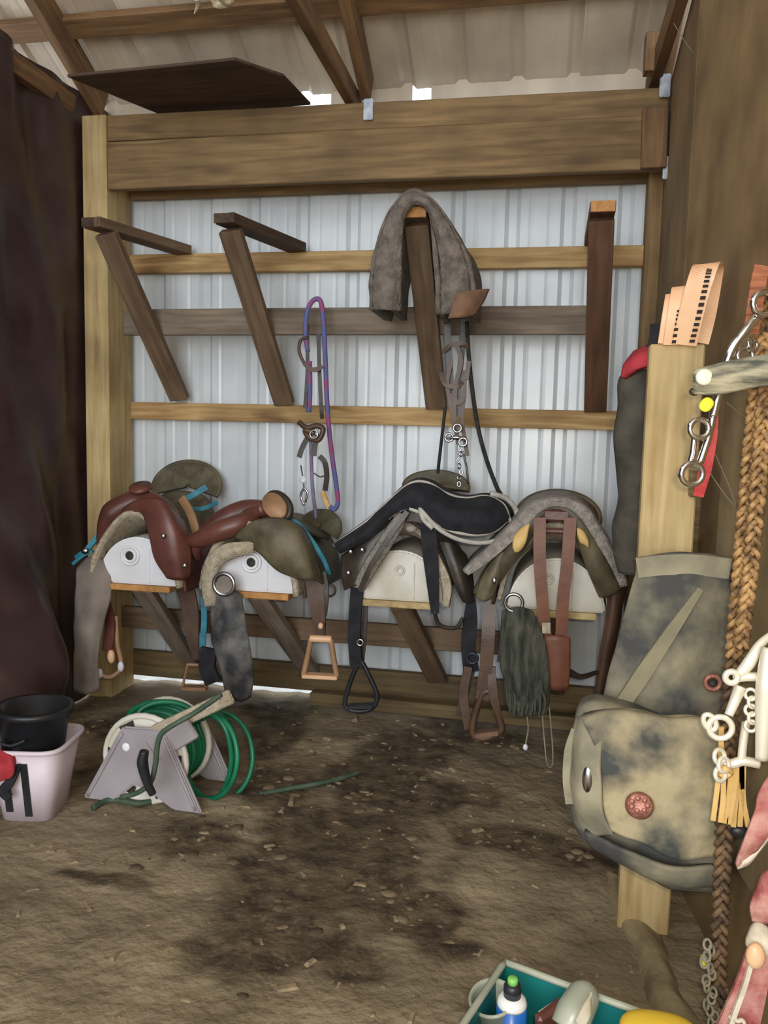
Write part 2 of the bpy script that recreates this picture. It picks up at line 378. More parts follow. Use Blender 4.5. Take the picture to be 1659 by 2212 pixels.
def floor_mat():
    m = bpy.data.materials.new('dirt'); m.use_nodes = True; N = m.node_tree.nodes; K = m.node_tree.links; b = N['Principled BSDF']
    at = N.new('ShaderNodeAttribute'); at.attribute_name = 'damp'; tc = N.new('ShaderNodeTexCoord')
    def nz(s, d=6):
        n = N.new('ShaderNodeTexNoise'); n.inputs['Scale'].default_value = s; n.inputs['Detail'].default_value = d; K.new(tc.outputs['Object'], n.inputs['Vector']); return n
    def rmp(src, p0, c0, p1, c1):
        r = N.new('ShaderNodeValToRGB'); r.color_ramp.elements[0].position = p0; r.color_ramp.elements[0].color = c0; r.color_ramp.elements[1].position = p1; r.color_ramp.elements[1].color = c1; K.new(src, r.inputs[0]); return r
    a = rmp(nz(4).outputs['Fac'], .32, lin((118, 104, 81)), .68, lin((154, 138, 111)))
    d = rmp(nz(16).outputs['Fac'], .36, lin((64, 52, 37)), .72, lin((114, 99, 75)))
    g = rmp(nz(60, 3).outputs['Fac'], .56, (0, 0, 0, 1), .68, (1, 1, 1, 1))
    mx = N.new('ShaderNodeMixRGB'); K.new(at.outputs['Fac'], mx.inputs[0]); K.new(a.outputs[0], mx.inputs[1]); K.new(d.outputs[0], mx.inputs[2])
    mg = N.new('ShaderNodeMath'); mg.operation = 'MULTIPLY'; mg.inputs[1].default_value = 0.3; K.new(g.outputs[0], mg.inputs[0])
    m2 = N.new('ShaderNodeMixRGB'); K.new(mg.outputs[0], m2.inputs[0]); K.new(mx.outputs[0], m2.inputs[1]); m2.inputs[2].default_value = lin((140, 124, 98))
    K.new(m2.outputs[0], b.inputs['Base Color']); b.inputs['Roughness'].default_value = 0.9
    bp = N.new('ShaderNodeBump'); bp.inputs['Strength'].default_value = 0.6; bp.inputs['Distance'].default_value = 0.02; K.new(nz(34).outputs['Fac'], bp.inputs['Height']); K.new(bp.outputs[0], b.inputs['Normal'])
    MATS['dirt'] = m
floor_mat()
vs, fs, dm = grid(-3.4, 1.4, -3.9, 0.05, 300, 250)
me = bpy.data.meshes.new('floor'); me.from_pydata(vs, [], fs); at = me.attributes.new('damp', 'FLOAT', 'POINT'); at.data.foreach_set('value', dm)
me.polygons.foreach_set('use_smooth', [True] * len(me.polygons)); me.materials.append(MATS['dirt'])
floor = bpy.data.objects.new('floor', me); COL.objects.link(floor); tag(floor, 'trodden brown dirt floor with dark damp patches and scattered chips', kind='structure')
# loose chips, straw and clods
vs = []; fs = []
for _ in range(650):
    x = random.uniform(-2.0, 0.35); y = random.uniform(-2.6, -0.15); s = random.uniform(.004, .011) * (1.8 if random.random() < .06 else 1); ln = s * random.uniform(1, 3.2); a = random.random() * 6.3
    z = floor_z(x, y); ca, sa = math.cos(a), math.sin(a); t = s * random.uniform(.3, .8); k = len(vs)
    for u, v, w in ((-1, -1, 0), (1, -1, 0), (1, 1, 0), (-1, 1, 0), (-.6, -.6, 1), (.7, -.5, 1), (.6, .7, 1), (-.7, .5, 1)):
        vs.append((x + (u * ln * ca - v * s * sa) * .7, y + (u * ln * sa + v * s * ca) * .7, z - .002 + w * t))
    fs += [tuple(k + i for i in f) for f in ((4, 5, 6, 7), (0, 1, 5, 4), (1, 2, 6, 5), (2, 3, 7, 6), (3, 0, 4, 7))]
tag(mesh('wood_chips', vs, fs, 'chip', floor, False), kind='stuff')
vs = []; fs = []
for _ in range(150):
    e = random.choice(DAMP[:10]); x = e[0] + random.gauss(0, .6) * e[2]; y = e[1] + random.gauss(0, .6) * e[3]
    if y > -.1 or x > .3: continue
    q = random.choice((.005, .007, .009, .013, .02)) * random.uniform(.7, 1.1); k = len(vs); z = floor_z(x, y)
    P8 = [(math.cos(i * 1.047 + random.uniform(-.3, .3)), math.sin(i * 1.047 + random.uniform(-.3, .3))) for i in range(6)]
    for hh, sc in ((-.3, 1.0), (.25, .95), (.6, .5)):
        for u, v in P8: vs.append((x + u * q * sc * random.uniform(.8, 1.5), y + v * q * sc, z + q * hh * .5))
    for a in range(2):
        for i in range(6): fs.append((k + a * 6 + i, k + a * 6 + (i + 1) % 6, k + a * 6 + 6 + (i + 1) % 6, k + a * 6 + 6 + i))
    fs.append(tuple(k + 12 + i for i in range(6)))
M('clod', (78, 66, 49), (126, 111, 86), scale=2.2, rough=.95, lo=.4, hi=.6)
tag(mesh('dirt_clods', vs, fs, 'clod', floor, True), kind='stuff')
# low ridge of pale packed dirt at the foot of the right-hand post
RID = (((1306, 1880), (1328, 1885), (1352, 1905)), ((1306, 1930), (1345, 1945), (1392, 1975)), ((1330, 1990), (1375, 2000), (1432, 2035)), ((1372, 2060), (1415, 2065), (1452, 2090)), ((1385, 2120), (1430, 2130), (1480, 2160)), ((1410, 2200), (1465, 2210), (1525, 2220)), ((1450, 2290), (1500, 2290), (1570, 2290)))
rows = []
for a, b, c in RID: rows.append([GZ(*a, -.025), GZ((a[0] + b[0]) / 2, (a[1] + b[1]) / 2, .003), GZ(*b, .010), GZ((c[0] + b[0]) / 2, (c[1] + b[1]) / 2, .005), GZ(*c, -.025)])
M('bank', (128, 114, 86), (160, 145, 112), scale=9, rough=.95, bump=.5)
surf('dirt_ridge', rows, 'bank', floor, .008, 24, 60, .006)
# ground outside, seen only through the slit below the cladding, and ground further back behind the viewer
tag(mesh('ground_outside', [(-6, .1, -.035), (6, .1, -.035), (6, 8, -.035), (-6, 8, -.035)], [(0, 1, 2, 3)], 'gravel_outside', None, False), 'pale gravel ground outside the barn behind the back wall', kind='structure')
tag(mesh('ground_behind', [(-6, -12, -.04), (6, -12, -.04), (6, -3.85, -.04), (-6, -3.85, -.04)], [(0, 1, 2, 3)], 'dirt', None, False), 'bare dirt ground behind the viewer', kind='structure')

# ---- back wall: ribbed white steel sheets on girts
def ribbed(name, x0, x1, z0, z1, ribs, mat, parent, place, depth=.018):
    xs = []; last = x0; 
    for r in ribs:
        if r < x0 + .03 or r > x1 - .03: continue
        for dx, d in ((-.034, 0), (-.016, 1), (.016, 1), (.034, 0)): xs.append((r + dx, d * depth))
        for q in (.079, .158):
            if r + q < x1 - .02:
                for dx, d in ((-.012, 0), (0, .12), (.012, 0)): xs.append((r + q + dx, d * depth))
    xs = [(x0, 0)] + sorted(xs) + [(x1, 0)]; vs = []; nn = len(xs); nz = 7
    for k in range(nz):
        z = z0 + (z1 - z0) * k / (nz - 1)
        for i, (x, d) in enumerate(xs): vs.append(place(x, d + .0025 * noise.noise(Vector((x * 4, z * 3, 2))), z))
    fs = [(k * nn + i, k * nn + i + 1, (k + 1) * nn + i + 1, (k + 1) * nn + i) for k in range(nz - 1) for i in range(nn - 1)]
    o = mesh(name, vs, fs, mat, parent, False)
    so = o.modifiers.new('thickness', 'SOLIDIFY'); so.thickness = 0.0012; return o
RIBS = [.077 + .2375 * k for k in range(-11, 4)]
wall = empty('wall_back', (-.75, 0, 0), 'white ribbed steel back wall on wooden girts', kind='structure')
for k in range(4):
    a = -2.38 + k * .95 - .002; x1 = min(a + .962, .9)
    ribbed('metal_panel', a, x1, .035, 2.70, RIBS, 'steel_white', wall, lambda x, d, z, kk=k: V(x, .012 + d + .0016 * (kk % 2), z))
for zc, hh in ((2.027, .087), (1.338, .082)):
    plank('girt', (-1.99, -.02, zc + .004), (.46, -.02, zc - .004), hh, .04, (0, 0, 1), 'girt_wood', wall)
plank('cross_board', (-1.885, -.204, 1.735), (.252, -.204, 1.735), .115, .025, (0, 0, 1), 'grey_wood', wall)
plank('cross_board', (-1.9, -.215, .375), (-.1, -.215, .375), .1, .028, (0, 0, 1), 'brown_wood', wall)
plank('skirt_board', (-1.98, -.02, .098), (.45, -.02, .088), .125, .04, (0, 0, 1), 'skirt_wood', wall)
plank('foot_board', (-1.0, -.12, .03), (.3, -.15, .03), .06, .06, (0, 0, 1), 'skirt_wood', wall)
tube('wall_stain', L((1420, 420, .003), (1405, 470, .003), (1398, 510, .003)), [.003, .006, .002], 'cobweb', wall, 5)

# ---- header, posts
hd = empty('trim_1', (-.8, -.22, 2.3), 'heavy sawn wooden header beam across the bay', kind='structure')
plank('header_board', (-1.944, -.22, 2.415), (.43, -.22, 2.41), .205, .04, (0, 0, 1), 'header_wood', hd, .004)
plank('header_board', (-1.944, -.216, 2.577), (.43, -.216, 2.56), .108, .04, (0, 0, 1), 'header_wood', hd, .004)
plank('header_board', (-1.94, -.03, 2.47), (.43, -.03, 2.465), .29, .038, (0, 0, 1), 'header_wood', hd, .004)
plank('blocking_board', (.385, -.255, 2.305), (.38, -.255, 2.53), .095, .03, (1, 0, 0), 'rafter_wood', hd)
for c in (G(795, 234, .25), G(1437, 182, .27), G(1444, 360, .25)):
    prism('joist_hanger', [c + V(-.02, 0, .04), c + V(.02, 0, .04), c + V(.02, 0, -.045), c + V(-.02, 0, -.045)], (0, .012, 0), 'galvanised', hd, .003)
lp = empty('trim_2', (-2.0, -.12, 0), 'square wooden post at the left end of the back wall', kind='structure')
plank('post', (-2.005, -.135, -.05), (-2.005, -.135, 2.635), .118, .212, (1, 0, 0), 'post_wood', lp, .004)
rp = empty('trim_3', (.31, -1.53, 0), 'short upright board post standing at the right-hand partition', kind='structure')
plank('post_board', (.31, -1.531, -.02), (.314, -1.531, 1.485), .128, .04, (1, 0, 0), 'post_wood', rp, .004)
plank('brace_board', (.36, -1.62, 1.21), (.42, -1.3, .95), .06, .03, (0, 0, 1), 'plywood_dusty', rp, .003)

# ---- right-hand plywood partition (runs a little out of square)
def wx(o): return .45 - .0437 * o if o < 1.0 else .4063 + .10 * (o - 1.0)
wr = empty('wall_right', (.42, -1.5, 0), 'brown dusty plywood partition on the right', kind='structure')
def sheet(name, o0, o1, z0, z1, mat, off=0, ztop1=None):
    pts = [V(wx(o0) - off, -o0, z0), V(wx(o1) - off, -o1, z0), V(wx(o1) - off, -o1, ztop1 or z1), V(wx(o0) - off, -o0, z1)]
    return prism(name, pts, (.014, 0, 0), mat, wr, .001)
sheet('plywood_sheet', -.02, 1.0, -.03, 2.66, 'plywood'); sheet('plywood_sheet', 1.002, 2.22, -.03, 2.68, 'plywood'); sheet('plywood_sheet', 2.223, 4.2, -.03, 2.68, 'plywood')
sheet('plywood_scrap', 1.50, 3.0, .3, 1.50, 'plywood_dusty', .016, 1.62)
plank('corner_post', (wx(.05) - .03, -.05, -.03), (wx(.05) - .03, -.05, 2.5), .06, .09, (1, 0, 0), 'header_wood', wr)

# ---- roof
cl = empty('ceiling', (-.8, -1.5, 2.9), 'ribbed metal roof on wooden rafters and purlins', kind='structure')
SL = .5
def rz(o): return 2.79 + SL * o
for k in range(5):
    a = -2.75 + k * .95; skew = 0.0
    ribbed('roof_panel', a, a + .962, -.03, 5.0, RIBS, 'steel_roof', cl, lambda x, d, z, kk=k: V(x, -z, rz(z) + d + .0016 * (kk % 2)))
for X in (-2.06, -.80, .43):
    plank('rafter', (X, -.08, rz(.08) - .09), (X, -5, rz(5) - .09), .13, .045, (0, 0, 1), 'rafter_wood', cl)
    plank('ceiling_joist', (X - .05, -.05, 2.68), (X - .05, -5, 2.68), .085, .04, (0, 0, 1), 'rafter_wood', cl)
for o in (.37, 1.35, 2.3, 3.2):
    plank('purlin', (-3, -o, rz(o) - .03), (1.8, -o, rz(o) - .03), .092, .038, (0, -1, SL), 'rafter_wood', cl)
# eave blocking closes the gap over the wall but for two chinks of daylight
for x0, x1 in ((-2.7, -1.27), (-.99, -.62), (-.535, 1.6)):
    plank('eave_board', (x0, .03, 2.755), (x1, .03, 2.755), .125, .02, (0, 0, 1), 'steel_roof', cl)
prism('loose_sheet', [V(-1.93, -.56, 2.655), V(-1.2, -.60, 2.655), V(-1.06, -.44, 2.655), V(-1.03, -.16, 2.655), V(-1.72, -.13, 2.655)], (0, 0, .012), 'dark_wood', cl, .002)
plank('blocking_board', (.36, -.30, 2.64), (.36, -.30, 2.78), .07, .06, (1, 0, 0), 'rafter_wood', cl)

# ---- left side: hanging tarp closing the bay
rows = []
for z in (2.75, 2.5, 2.1, 1.7, 1.3, 1.0, .75, .5, .3, .12, -.01):
    row = []
    for o in np.linspace(-.06, 4.0, 44):
        b = .22 * math.exp(-((z - .26) / .33) ** 2) * math.exp(-((o - .88) / .36) ** 2) + .05 * math.exp(-((o - 1.0) / .5) ** 2) * (1 if z < 1 else 0)
        f = .035 * math.sin(o * 9 + z * 2.4) * (1.3 - z / 3) + .02 * math.sin(o * 21 - z * 5) + .035 * noise.noise(Vector((o * 2, z * 2, 1)))
        row.append(V(-2.085 - .03 * min(1, max(0, o - .25) * 3) + b + f * min(1, max(0, o - .2) * 4 + .12), -o, z))
    rows.append(row)
tp = surf('wall_left', rows, 'tarp', None, .004, 120, 70, .006); tag(tp, 'dark purple-brown tarp hung down the left side of the bay', kind='structure')

# ================================================================ RACKS
RX = (-1.645, -1.128, -.524, .08)
UPP = ('brown wooden bracket rack beside the left post, leftmost of the upper row', 'bare grey wooden bracket rack in the upper row, second from the left post',
       'wooden bracket rack under the grey wool pad in the upper row', 'dark brown wooden bracket rack with pale cut end, rightmost of the upper row')
UA = [((-1.83, -.5), (-1.665, -.03), (-1.688, 1.40)), ((-1.256, -.5), (-1.115, -.03), (-1.169, 1.385)), ((-.50, -.5), (-.49, -.03), (-.463, 1.378)), ((.184, -.5), (.19, -.03), (.222, 1.378))]
UM = (('brown_wood', 'brown_wood'), ('dark_wood', 'brown_wood'), ('brown_wood', 'brown_wood'), ('redboard', 'redboard'))
for i, ((fx, fy), (bx, by), (cx, cz)) in enumerate(UA):
    root = empty('saddle_bracket', (fx, -.25, 2.05), UPP[i], 'rack', 'upper row of wooden saddle brackets')
    plank('arm_board', (fx, -.56, 2.085), (bx, -.045, 2.085), .09, .04, (1, 0, 0), UM[i][0], root)
    plank('end_grain', (fx, -.561, 2.085), (fx, -.565, 2.085), .086, .038, (1, 0, 0), 'fresh_wood' if i > 1 else 'dark_wood', root, .001)
    plank('brace_board', (fx + (.0 if i != 0 else .03), -.5, 2.055), (cx, -.05, cz), .092, .038, (1, 0, 0), UM[i][1], root)

LOWL = ('saddle rack with white half drum face and bung hole, leftmost, under the red-brown saddle', 'white half drum saddle rack with bung hole, second from left, under the olive saddle',
        'saddle rack with yellowed white half drum face, under the black saddle with piped pad', 'saddle rack with white half drum face behind two hanging brown straps, rightmost')
BR = [(-1.639, .13), (-1.029, .13), (-.422, .14), (.10, .13)]
for i, X in enumerate(RX):
    z0 = .605; Rb = .172
    root = empty('drum_saddle_rack', (X, -.28, z0), LOWL[i], 'rack', 'lower row of drum saddle racks')
    plank('platform_board', (X, -.56, z0 - .018), (X, -.03, z0 - .018), .30, .026, (1, 0, 0), 'fresh_wood' if i < 2 else 'post_wood', root)
    plank('brace_board', (X + .0, -.5, z0 - .03), (BR[i][0], -.05, BR[i][1]), .09, .038, (1, 0, 0), 'grey_wood' if i < 2 else 'brown_wood', root)
    ol = [V(X + (Rb + .006) * math.cos(a) * (1.02), -.55, z0 - .004 + (Rb + .006) * math.sin(a) * 1.13) for a in np.linspace(0, math.pi, 28)]
    dr = prism('half_drum', ol, (0, .50, 0), 'white_plastic' if i < 2 else 'dirty_white_plastic', root, .008)
    ring('drum_rim', V(X, -.552, z0), .001, .001, 'white_plastic', dr) if False else None
    bsc = 1 if i < 2 else .5
    bx, bz = X - .03 + (.02 if i == 1 else .03 if i == 2 else 0), z0 + .118
    fm = 'white_plastic' if i < 2 else 'dirty_white_plastic'
    ring('bung_ring', V(bx, -.552, bz), .038 * bsc, .007 * bsc, fm, dr)
    ring('bung_rim', V(bx, -.556, bz), .025 * bsc, .007 * bsc, fm, dr)
    if i < 2: lathe('bung_hole', [(.0, 0), (.021, 0), (.021, .004), (.0, .004)], V(bx, -.553, bz), 'bung_dark', dr, (0, -1, 0), 20)
    tube('face_seam', [V(X + .058, -.551, z0 + .005), V(X + .058, -.551, z0 + .15)], .003, fm, dr, 5)

# ================================================================ WESTERN SADDLES (generic body, local: x right, y back, z up from the drum's top)
ZT = .80
def loc_fn(X, yaw=0.0, dy=0.0, dz=0.0):
    c, s = math.cos(yaw), math.sin(yaw); O = V(X, -.31 + dy, ZT + dz)
    return lambda x, y, z: O + V(c * x - s * y, s * x + c * y, z)
def drape(P, name, mat, root, R, A, y0, y1, gullet, th, nv=8, flare=0.0, zc=-.19, lowx=0):
    rows = []
    for t in np.linspace(0, 1, nv):
        y = y0 + (y1 - y0) * t; row = []
        for a in np.linspace(-A, A, 19):
            rr = R + flare * (1 - t) ** 2 * .5
            if abs(a) <= math.pi / 2: x, z = rr * math.sin(a), zc + rr * 1.1 * math.cos(a)
            else: x, z = math.copysign(rr + .15 * (abs(a) - math.pi / 2) * rr, a), zc - (abs(a) - math.pi / 2) * rr
            z += gullet * math.exp(-(a / .75) ** 2) * (1 - .8 * math.sin(math.pi * min(1, t * 1.05)) ** .7 if t < .95 else .5)
            row.append(P(x, y, z))
        rows.append(row)
    return surf(name, rows, mat, root, th, 40, 18, .004)
def western(root, P, lea, sea, lin_, horn, seatm, cant_z=.0):
    drape(P, 'fleece_lining', lin_, root, .196, 1.62, -.27, .27, .085, .018)
    drape(P, 'skirt', lea, root, .212, 1.72, -.245, .285, .085, .008)
    # fork with swells
    fk = [P(-.185, -.20, -.10), P(-.165, -.21, .0), P(-.125, -.215, .09), P(-.06, -.20, .135), P(0, -.19, .15), P(.06, -.20, .135), P(.125, -.215, .09), P(.165, -.21, .0), P(.185, -.20, -.10)]
    tube('fork', fk, [.018, .034, .052, .05, .046, .05, .052, .034, .018], lea, root, 14, 48)
    hb = P(0, -.19, .18)
    h = tube('horn', [P(0, -.185, .15), P(0, -.19, .18), P(0, -.20, .205)], [.045, .032, .03], lea, root, 12)
    lathe('horn_cap', [(.0, -.010), (.046, -.008), (.05, 0), (.046, .009), (.0, .013)], P(0, -.205, .208), horn, h, (0, -.45, 1), 20)
    # dished seat rising into the cantle
    rows = []
    for y, w, zm, ze in ((-.15, .10, .145, .05), (-.05, .13, .09, .0), (.06, .155, .07, -.02), (.15, .165, .095, .0), (.21, .165, .16, .04)):
        rows.append([P(-w, y, ze - .02), P(-w * .72, y, (ze + zm) / 2 + .03), P(-w * .3, y, zm), P(w * .3, y, zm), P(w * .72, y, (ze + zm) / 2 + .03), P(w, y, ze - .02)])
    surf('seat', rows, seatm, root, .014, 28, 24)
    # cantle: a tilted oval shell with a rolled rim
    rows = []
    for t in np.linspace(0.06, 1, 6):
        rows.append([P(.165 * t * math.cos(a), .235 + .055 * math.sin(a) * t + .02 * (1 - t), .175 + cant_z + .115 * t * math.sin(a)) for a in np.linspace(-.35, math.pi + .35, 15)])
    c = surf('cantle', rows, seatm, root, .016, 32, 10)
    tube('cantle_rim', [P(.168 * math.cos(a), .235 + .055 * math.sin(a), .175 + cant_z + .118 * math.sin(a)) for a in np.linspace(-.35, math.pi + .35, 21)], .011, sea, c, 8)
    # rear jockey behind the cantle
    drape(P, 'rear_jockey', lea, root, .222, 1.1, .16, .30, .06, .008)
def stirrup(root, c, w, h, mat, turn=0.0, name='stirrup', r=.011, tread=None):
    """trapezoid stirrup hanging from c"""
    ct, st = math.cos(turn), math.sin(turn); Q = lambda x, z: Vector(c) + V(x * ct, x * st, z)
    s = tubes(name, [([Q(-w * .3, 0), Q(-w * .4, -h * .5), Q(-w * .52, -h)], r, False), ([Q(w * .3, 0), Q(w * .4, -h * .5), Q(w * .52, -h)], r, False)], mat, root, 8)
    tube('top_bar', [Q(-w * .33, 0), Q(w * .33, 0)], r * 1.25, tread or mat, s, 8)
    plank('tread', Q(-w * .54, -h), Q(w * .54, -h), .05, .016, (-st, ct, 0), tread or mat, s)
    return s

# ---- saddle at the far left: red-brown leather, suede seat, turquoise trim
root = empty('western_saddle', (RX[0], -.3, .8), 'red-brown western saddle with olive suede seat, leftmost beside the tarp', 'saddle', 'saddles on the lower row of racks')
P = loc_fn(RX[0])
western(root, P, 'red_leather', 'olive_leather', 'fleece', 'red_leather', 'suede', .01)
surf('fork_cover', [L((235, 1135, .53), (285, 1085, .57), (345, 1080, .58), (395, 1125, .53)), L((300, 1105, .58), (330, 1100, .6), (365, 1110, .6), (403, 1150, .55)), L((322, 1150, .6), (350, 1140, .62), (380, 1150, .61), (412, 1190, .56)), L((335, 1205, .6), (358, 1200, .62), (385, 1205, .61), (412, 1230, .56)), L((362, 1248, .59), (378, 1252, .6), (395, 1252, .59), (408, 1248, .56))], 'red_leather', root, .012, 24, 24)
for c in L((398, 1222, .62), (352, 1158, .64)): blob('concho', c, (.011, .006, .011), 'steel', root, n=12)
surf('fender', [L((166, 1228, .54), (200, 1200, .56), (238, 1222, .54)), L((163, 1290, .57), (200, 1285, .6), (240, 1285, .56)), L((160, 1350, .57), (195, 1350, .6), (226, 1340, .57)), L((160, 1420, .56), (190, 1425, .58), (212, 1415, .56)), L((158, 1492, .55), (188, 1500, .57), (215, 1490, .55))], 'fender_suede', root, .007, 18, 30, .006)
strap('stirrup_leather', L((228, 1300, .5), (238, 1350, .5), (232, 1405, .5)), .045, .008, 'red_leather', root)
st = tube('stirrup', L((250, 1330, .48), (254, 1390, .48), (262, 1440, .48), (240, 1462, .5), (216, 1458, .5)), .011, 'tan_leather', root, 8)
for c in L((261, 1440, .49), (215, 1455, .51)): blob('stirrup_end', c, (.015, .012, .024), 'white_plastic', st, n=12)
blob('stirrup_pad', G(240, 1418, .5), (.018, .014, .032), 'tan_strap', st, n=12)
for p, w in ((((165, 1205, .5), (190, 1185, .52), (225, 1140, .5)), .022), (((158, 1218, .5), (180, 1200, .52), (200, 1190, .52)), .014)):
    strap('turquoise_edge', L(*p), w, .012, 'turquoise', root)
blob('side_concho', G(183, 1190, .54), (.018, .01, .014), 'steel', root, n=12)
strap('seat_strap', L((392, 1075, .40), (412, 1110, .42), (424, 1150, .45)), .036, .008, 'tan_leather', root)
strap('turquoise_inlay', L((402, 1078, .25), (425, 1065, .24), (446, 1052, .22)), .026, .01, 'turquoise', root)
strap('turquoise_inlay', L((412, 1098, .3), (440, 1098, .28), (470, 1085, .22)), .018, .01, 'turquoise', root)
strap('off_side_fender', L((398, 1262, .34), (412, 1320, .36), (416, 1375, .37), (424, 1425, .38)), [.09, .075, .06, .03], .01, 'brown_leather', root)
strap('turquoise_tie', L((440, 1290, .42), (441, 1345, .43), (437, 1398, .43)), .026, .006, 'turquoise', root)
stirrup(root, G(420, 1436, .39), .105, .105, 'tan_leather', .15, 'stirrup', .006)

# ---- second saddle: olive leather, dark red swell roll, grey fenders
root = empty('western_saddle', (RX[1], -.3, .8), 'olive leather western saddle with a dark red roll and big horn, second from left', 'saddle', 'saddles on the lower row of racks')
P = loc_fn(RX[1], -.06)
drape(P, 'fleece_lining', 'fleece', root, .203, 1.62, -.27, .27, .05, .02)
drape(P, 'skirt', 'olive_leather', root, .216, 1.7, -.20, .29, .05, .008)
tube('swell_roll', L((398, 1168, .52), (430, 1165, .57), (480, 1145, .58), (520, 1130, .56), (552, 1112, .5)), [.016, .036, .044, .04, .03], 'red_leather', root, 14, 40)
tube('fork', L((428, 1205, .5), (425, 1180, .53), (470, 1132, .48), (530, 1105, .45), (590, 1110, .45), (640, 1140, .45)), [.02, .03, .045, .05, .045, .03], 'red_leather', root, 14, 44)
hn = tube('horn', L((520, 1128, .47), (548, 1108, .5), (572, 1098, .53)), [.04, .028, .03], 'red_leather', root, 12)
lathe('horn_cap', [(.0, -.014), (.062, -.012), (.068, 0), (.062, .010), (.0, .014)], G(593, 1093, .55), 'tan_leather', hn, (-.12, -1, .42), 24, .68)
lathe('horn_wrap', [(.066, -.028), (.078, -.02), (.078, -.006), (.066, .0)], G(599, 1091, .53), 'dark_leather', hn, (-.12, -1, .42), 24, .7)
surf('front_jockey', [L((505, 1160, .58), (550, 1125, .6), (610, 1120, .58), (655, 1140, .5)), L((560, 1195, .6), (590, 1160, .62), (640, 1150, .6), (672, 1175, .52)), L((600, 1232, .6), (630, 1215, .62), (662, 1210, .6), (688, 1225, .52)), L((645, 1250, .59), (660, 1252, .6), (680, 1252, .58), (698, 1262, .52))], 'olive_leather', root, .01, 24, 24, .004)
surf('fleece_roll', [L((548, 1172, .59), (548, 1182, .6), (548, 1192, .59)), L((490, 1178, .6), (494, 1192, .62), (500, 1204, .6)), L((452, 1205, .6), (462, 1216, .62), (472, 1226, .6)), L((438, 1255, .59), (452, 1258, .61), (466, 1262, .59)), L((446, 1310, .58), (458, 1308, .6), (470, 1306, .58))], 'fleece', root, .022, 12, 28, .004)
strap('turquoise_edge', L((600, 1118, .5), (640, 1128, .5), (672, 1165, .5), (700, 1210, .48), (712, 1240, .46)), .017, .01, 'turquoise', root)
rows = []
for t in np.linspace(.06, 1, 5): rows.append([G(692, 1140, .12) + V(.10 * t * math.cos(a), .02 * math.sin(a), .085 * t * math.sin(a)) for a in np.linspace(-.6, math.pi + .4, 13)])
surf('cantle', rows, 'suede', root, .02, 28, 10)
surf('seat', [L((560, 1115, .4), (610, 1120, .42), (650, 1140, .4)), L((590, 1120, .3), (640, 1130, .3), (680, 1155, .3)), L((640, 1130, .15), (680, 1140, .15), (712, 1165, .15))], 'olive_leather', root, .014, 16, 20)
surf('fender', [L((455, 1282, .58), (486, 1262, .60), (522, 1285, .58)), L((455, 1340, .6), (490, 1335, .63), (530, 1335, .6)), L((462, 1400, .6), (500, 1400, .63), (540, 1395, .6)), L((480, 1460, .59), (510, 1465, .62), (548, 1455, .59)), L((492, 1505, .58), (520, 1515, .6), (542, 1505, .58))], 'worn_black_leather', root, .01, 18, 30, .008)
strap('under_fender', L((452, 1400, .55), (448, 1440, .55), (462, 1475, .55)), .07, .02, 'black_cloth', root)
ring('silver_concho', G(484, 1262, .625), .043, .009, 'steel', root)
surf('concho_face', [L((463, 1262, .625), (484, 1245, .63), (505, 1262, .625)), L((463, 1270, .625), (484, 1268, .63), (505, 1270, .625)), L((470, 1282, .625), (484, 1286, .63), (500, 1282, .625))], 'fender_suede', root, .004, 10, 10)
strap('off_side_fender', L((676, 1240, .5), (684, 1290, .52), (690, 1340, .52), (693, 1372, .52)), [.075, .07, .05, .035], .02, 'brown_leather', root)
strap('dark_tie', L((700, 1235, .5), (705, 1280, .52), (700, 1330, .52)), .022, .012, 'dark_leather', root)
ring('tie_ring', G(712, 1275, .5), .024, .005, 'dark_leather', root)
blob('stirrup_bolt', G(693, 1352, .55), (.012, .012, .014), 'tan_strap', root, n=10)
stirrup(root, G(693, 1380, .53), .135, .155, 'tan_leather', .1, 'stirrup', .012, 'tan_strap')

# ---- third: black saddle under a folded black pad
root = empty('black_saddle', (RX[2], -.3, .8), 'black leather saddle with hanging girth straps, on the rack below the grey wool pad', 'saddle', 'saddles on the lower row of racks')
P = loc_fn(RX[2])
drape(P, 'fleece_lining', 'fleece', root, .205, 1.25, -.24, .27, .075, .02)
drape(P, 'panel', 'dark_leather', root, .218, 1.3, -.25, .28, .08, .01)
rows = []
for t in np.linspace(.06, 1, 5): rows.append([G(942, 1052, .14) + V(.15 * t * math.cos(a), .03 * math.sin(a), .075 * t * math.sin(a)) for a in np.linspace(-.2, math.pi + .2, 13)])
surf('cantle', rows, 'olive_leather', root, .025, 28, 10)
surf('left_flap', [L((738, 1200, .56), (790, 1165, .58), (845, 1130, .57)), L((738, 1240, .58), (780, 1215, .6), (815, 1190, .58)), L((745, 1275, .58), (770, 1265, .6), (785, 1260, .58))], 'dark_leather', root, .012, 20, 20)
for c in L((757, 1192, .62), (752, 1238, .62), (782, 1188, .62)): blob('stud', c, (.010, .005, .010), 'steel', root, n=12)
surf('knee_roll', [L((862, 1105, .6), (872, 1112, .61), (880, 1120, .6)), L((825, 1160, .61), (836, 1168, .63), (846, 1176, .61)), L((790, 1215, .61), (802, 1222, .63), (812, 1230, .61)), L((768, 1262, .6), (778, 1268, .62), (786, 1272, .6))], 'grey_fleece', root, .016, 10, 28)
strap('panel_edge', L((880, 1105, .63), (840, 1160, .645), (800, 1225, .645), (778, 1276, .63)), .02, .012, 'dark_leather', root)
surf('gullet_cover', [L((850, 1120, .57), (885, 1100, .6), (920, 1110, .6), (945, 1130, .57)), L((850, 1140, .58), (880, 1128, .6), (915, 1132, .6), (940, 1150, .58))], 'dark_leather', root, .03, 16, 10)
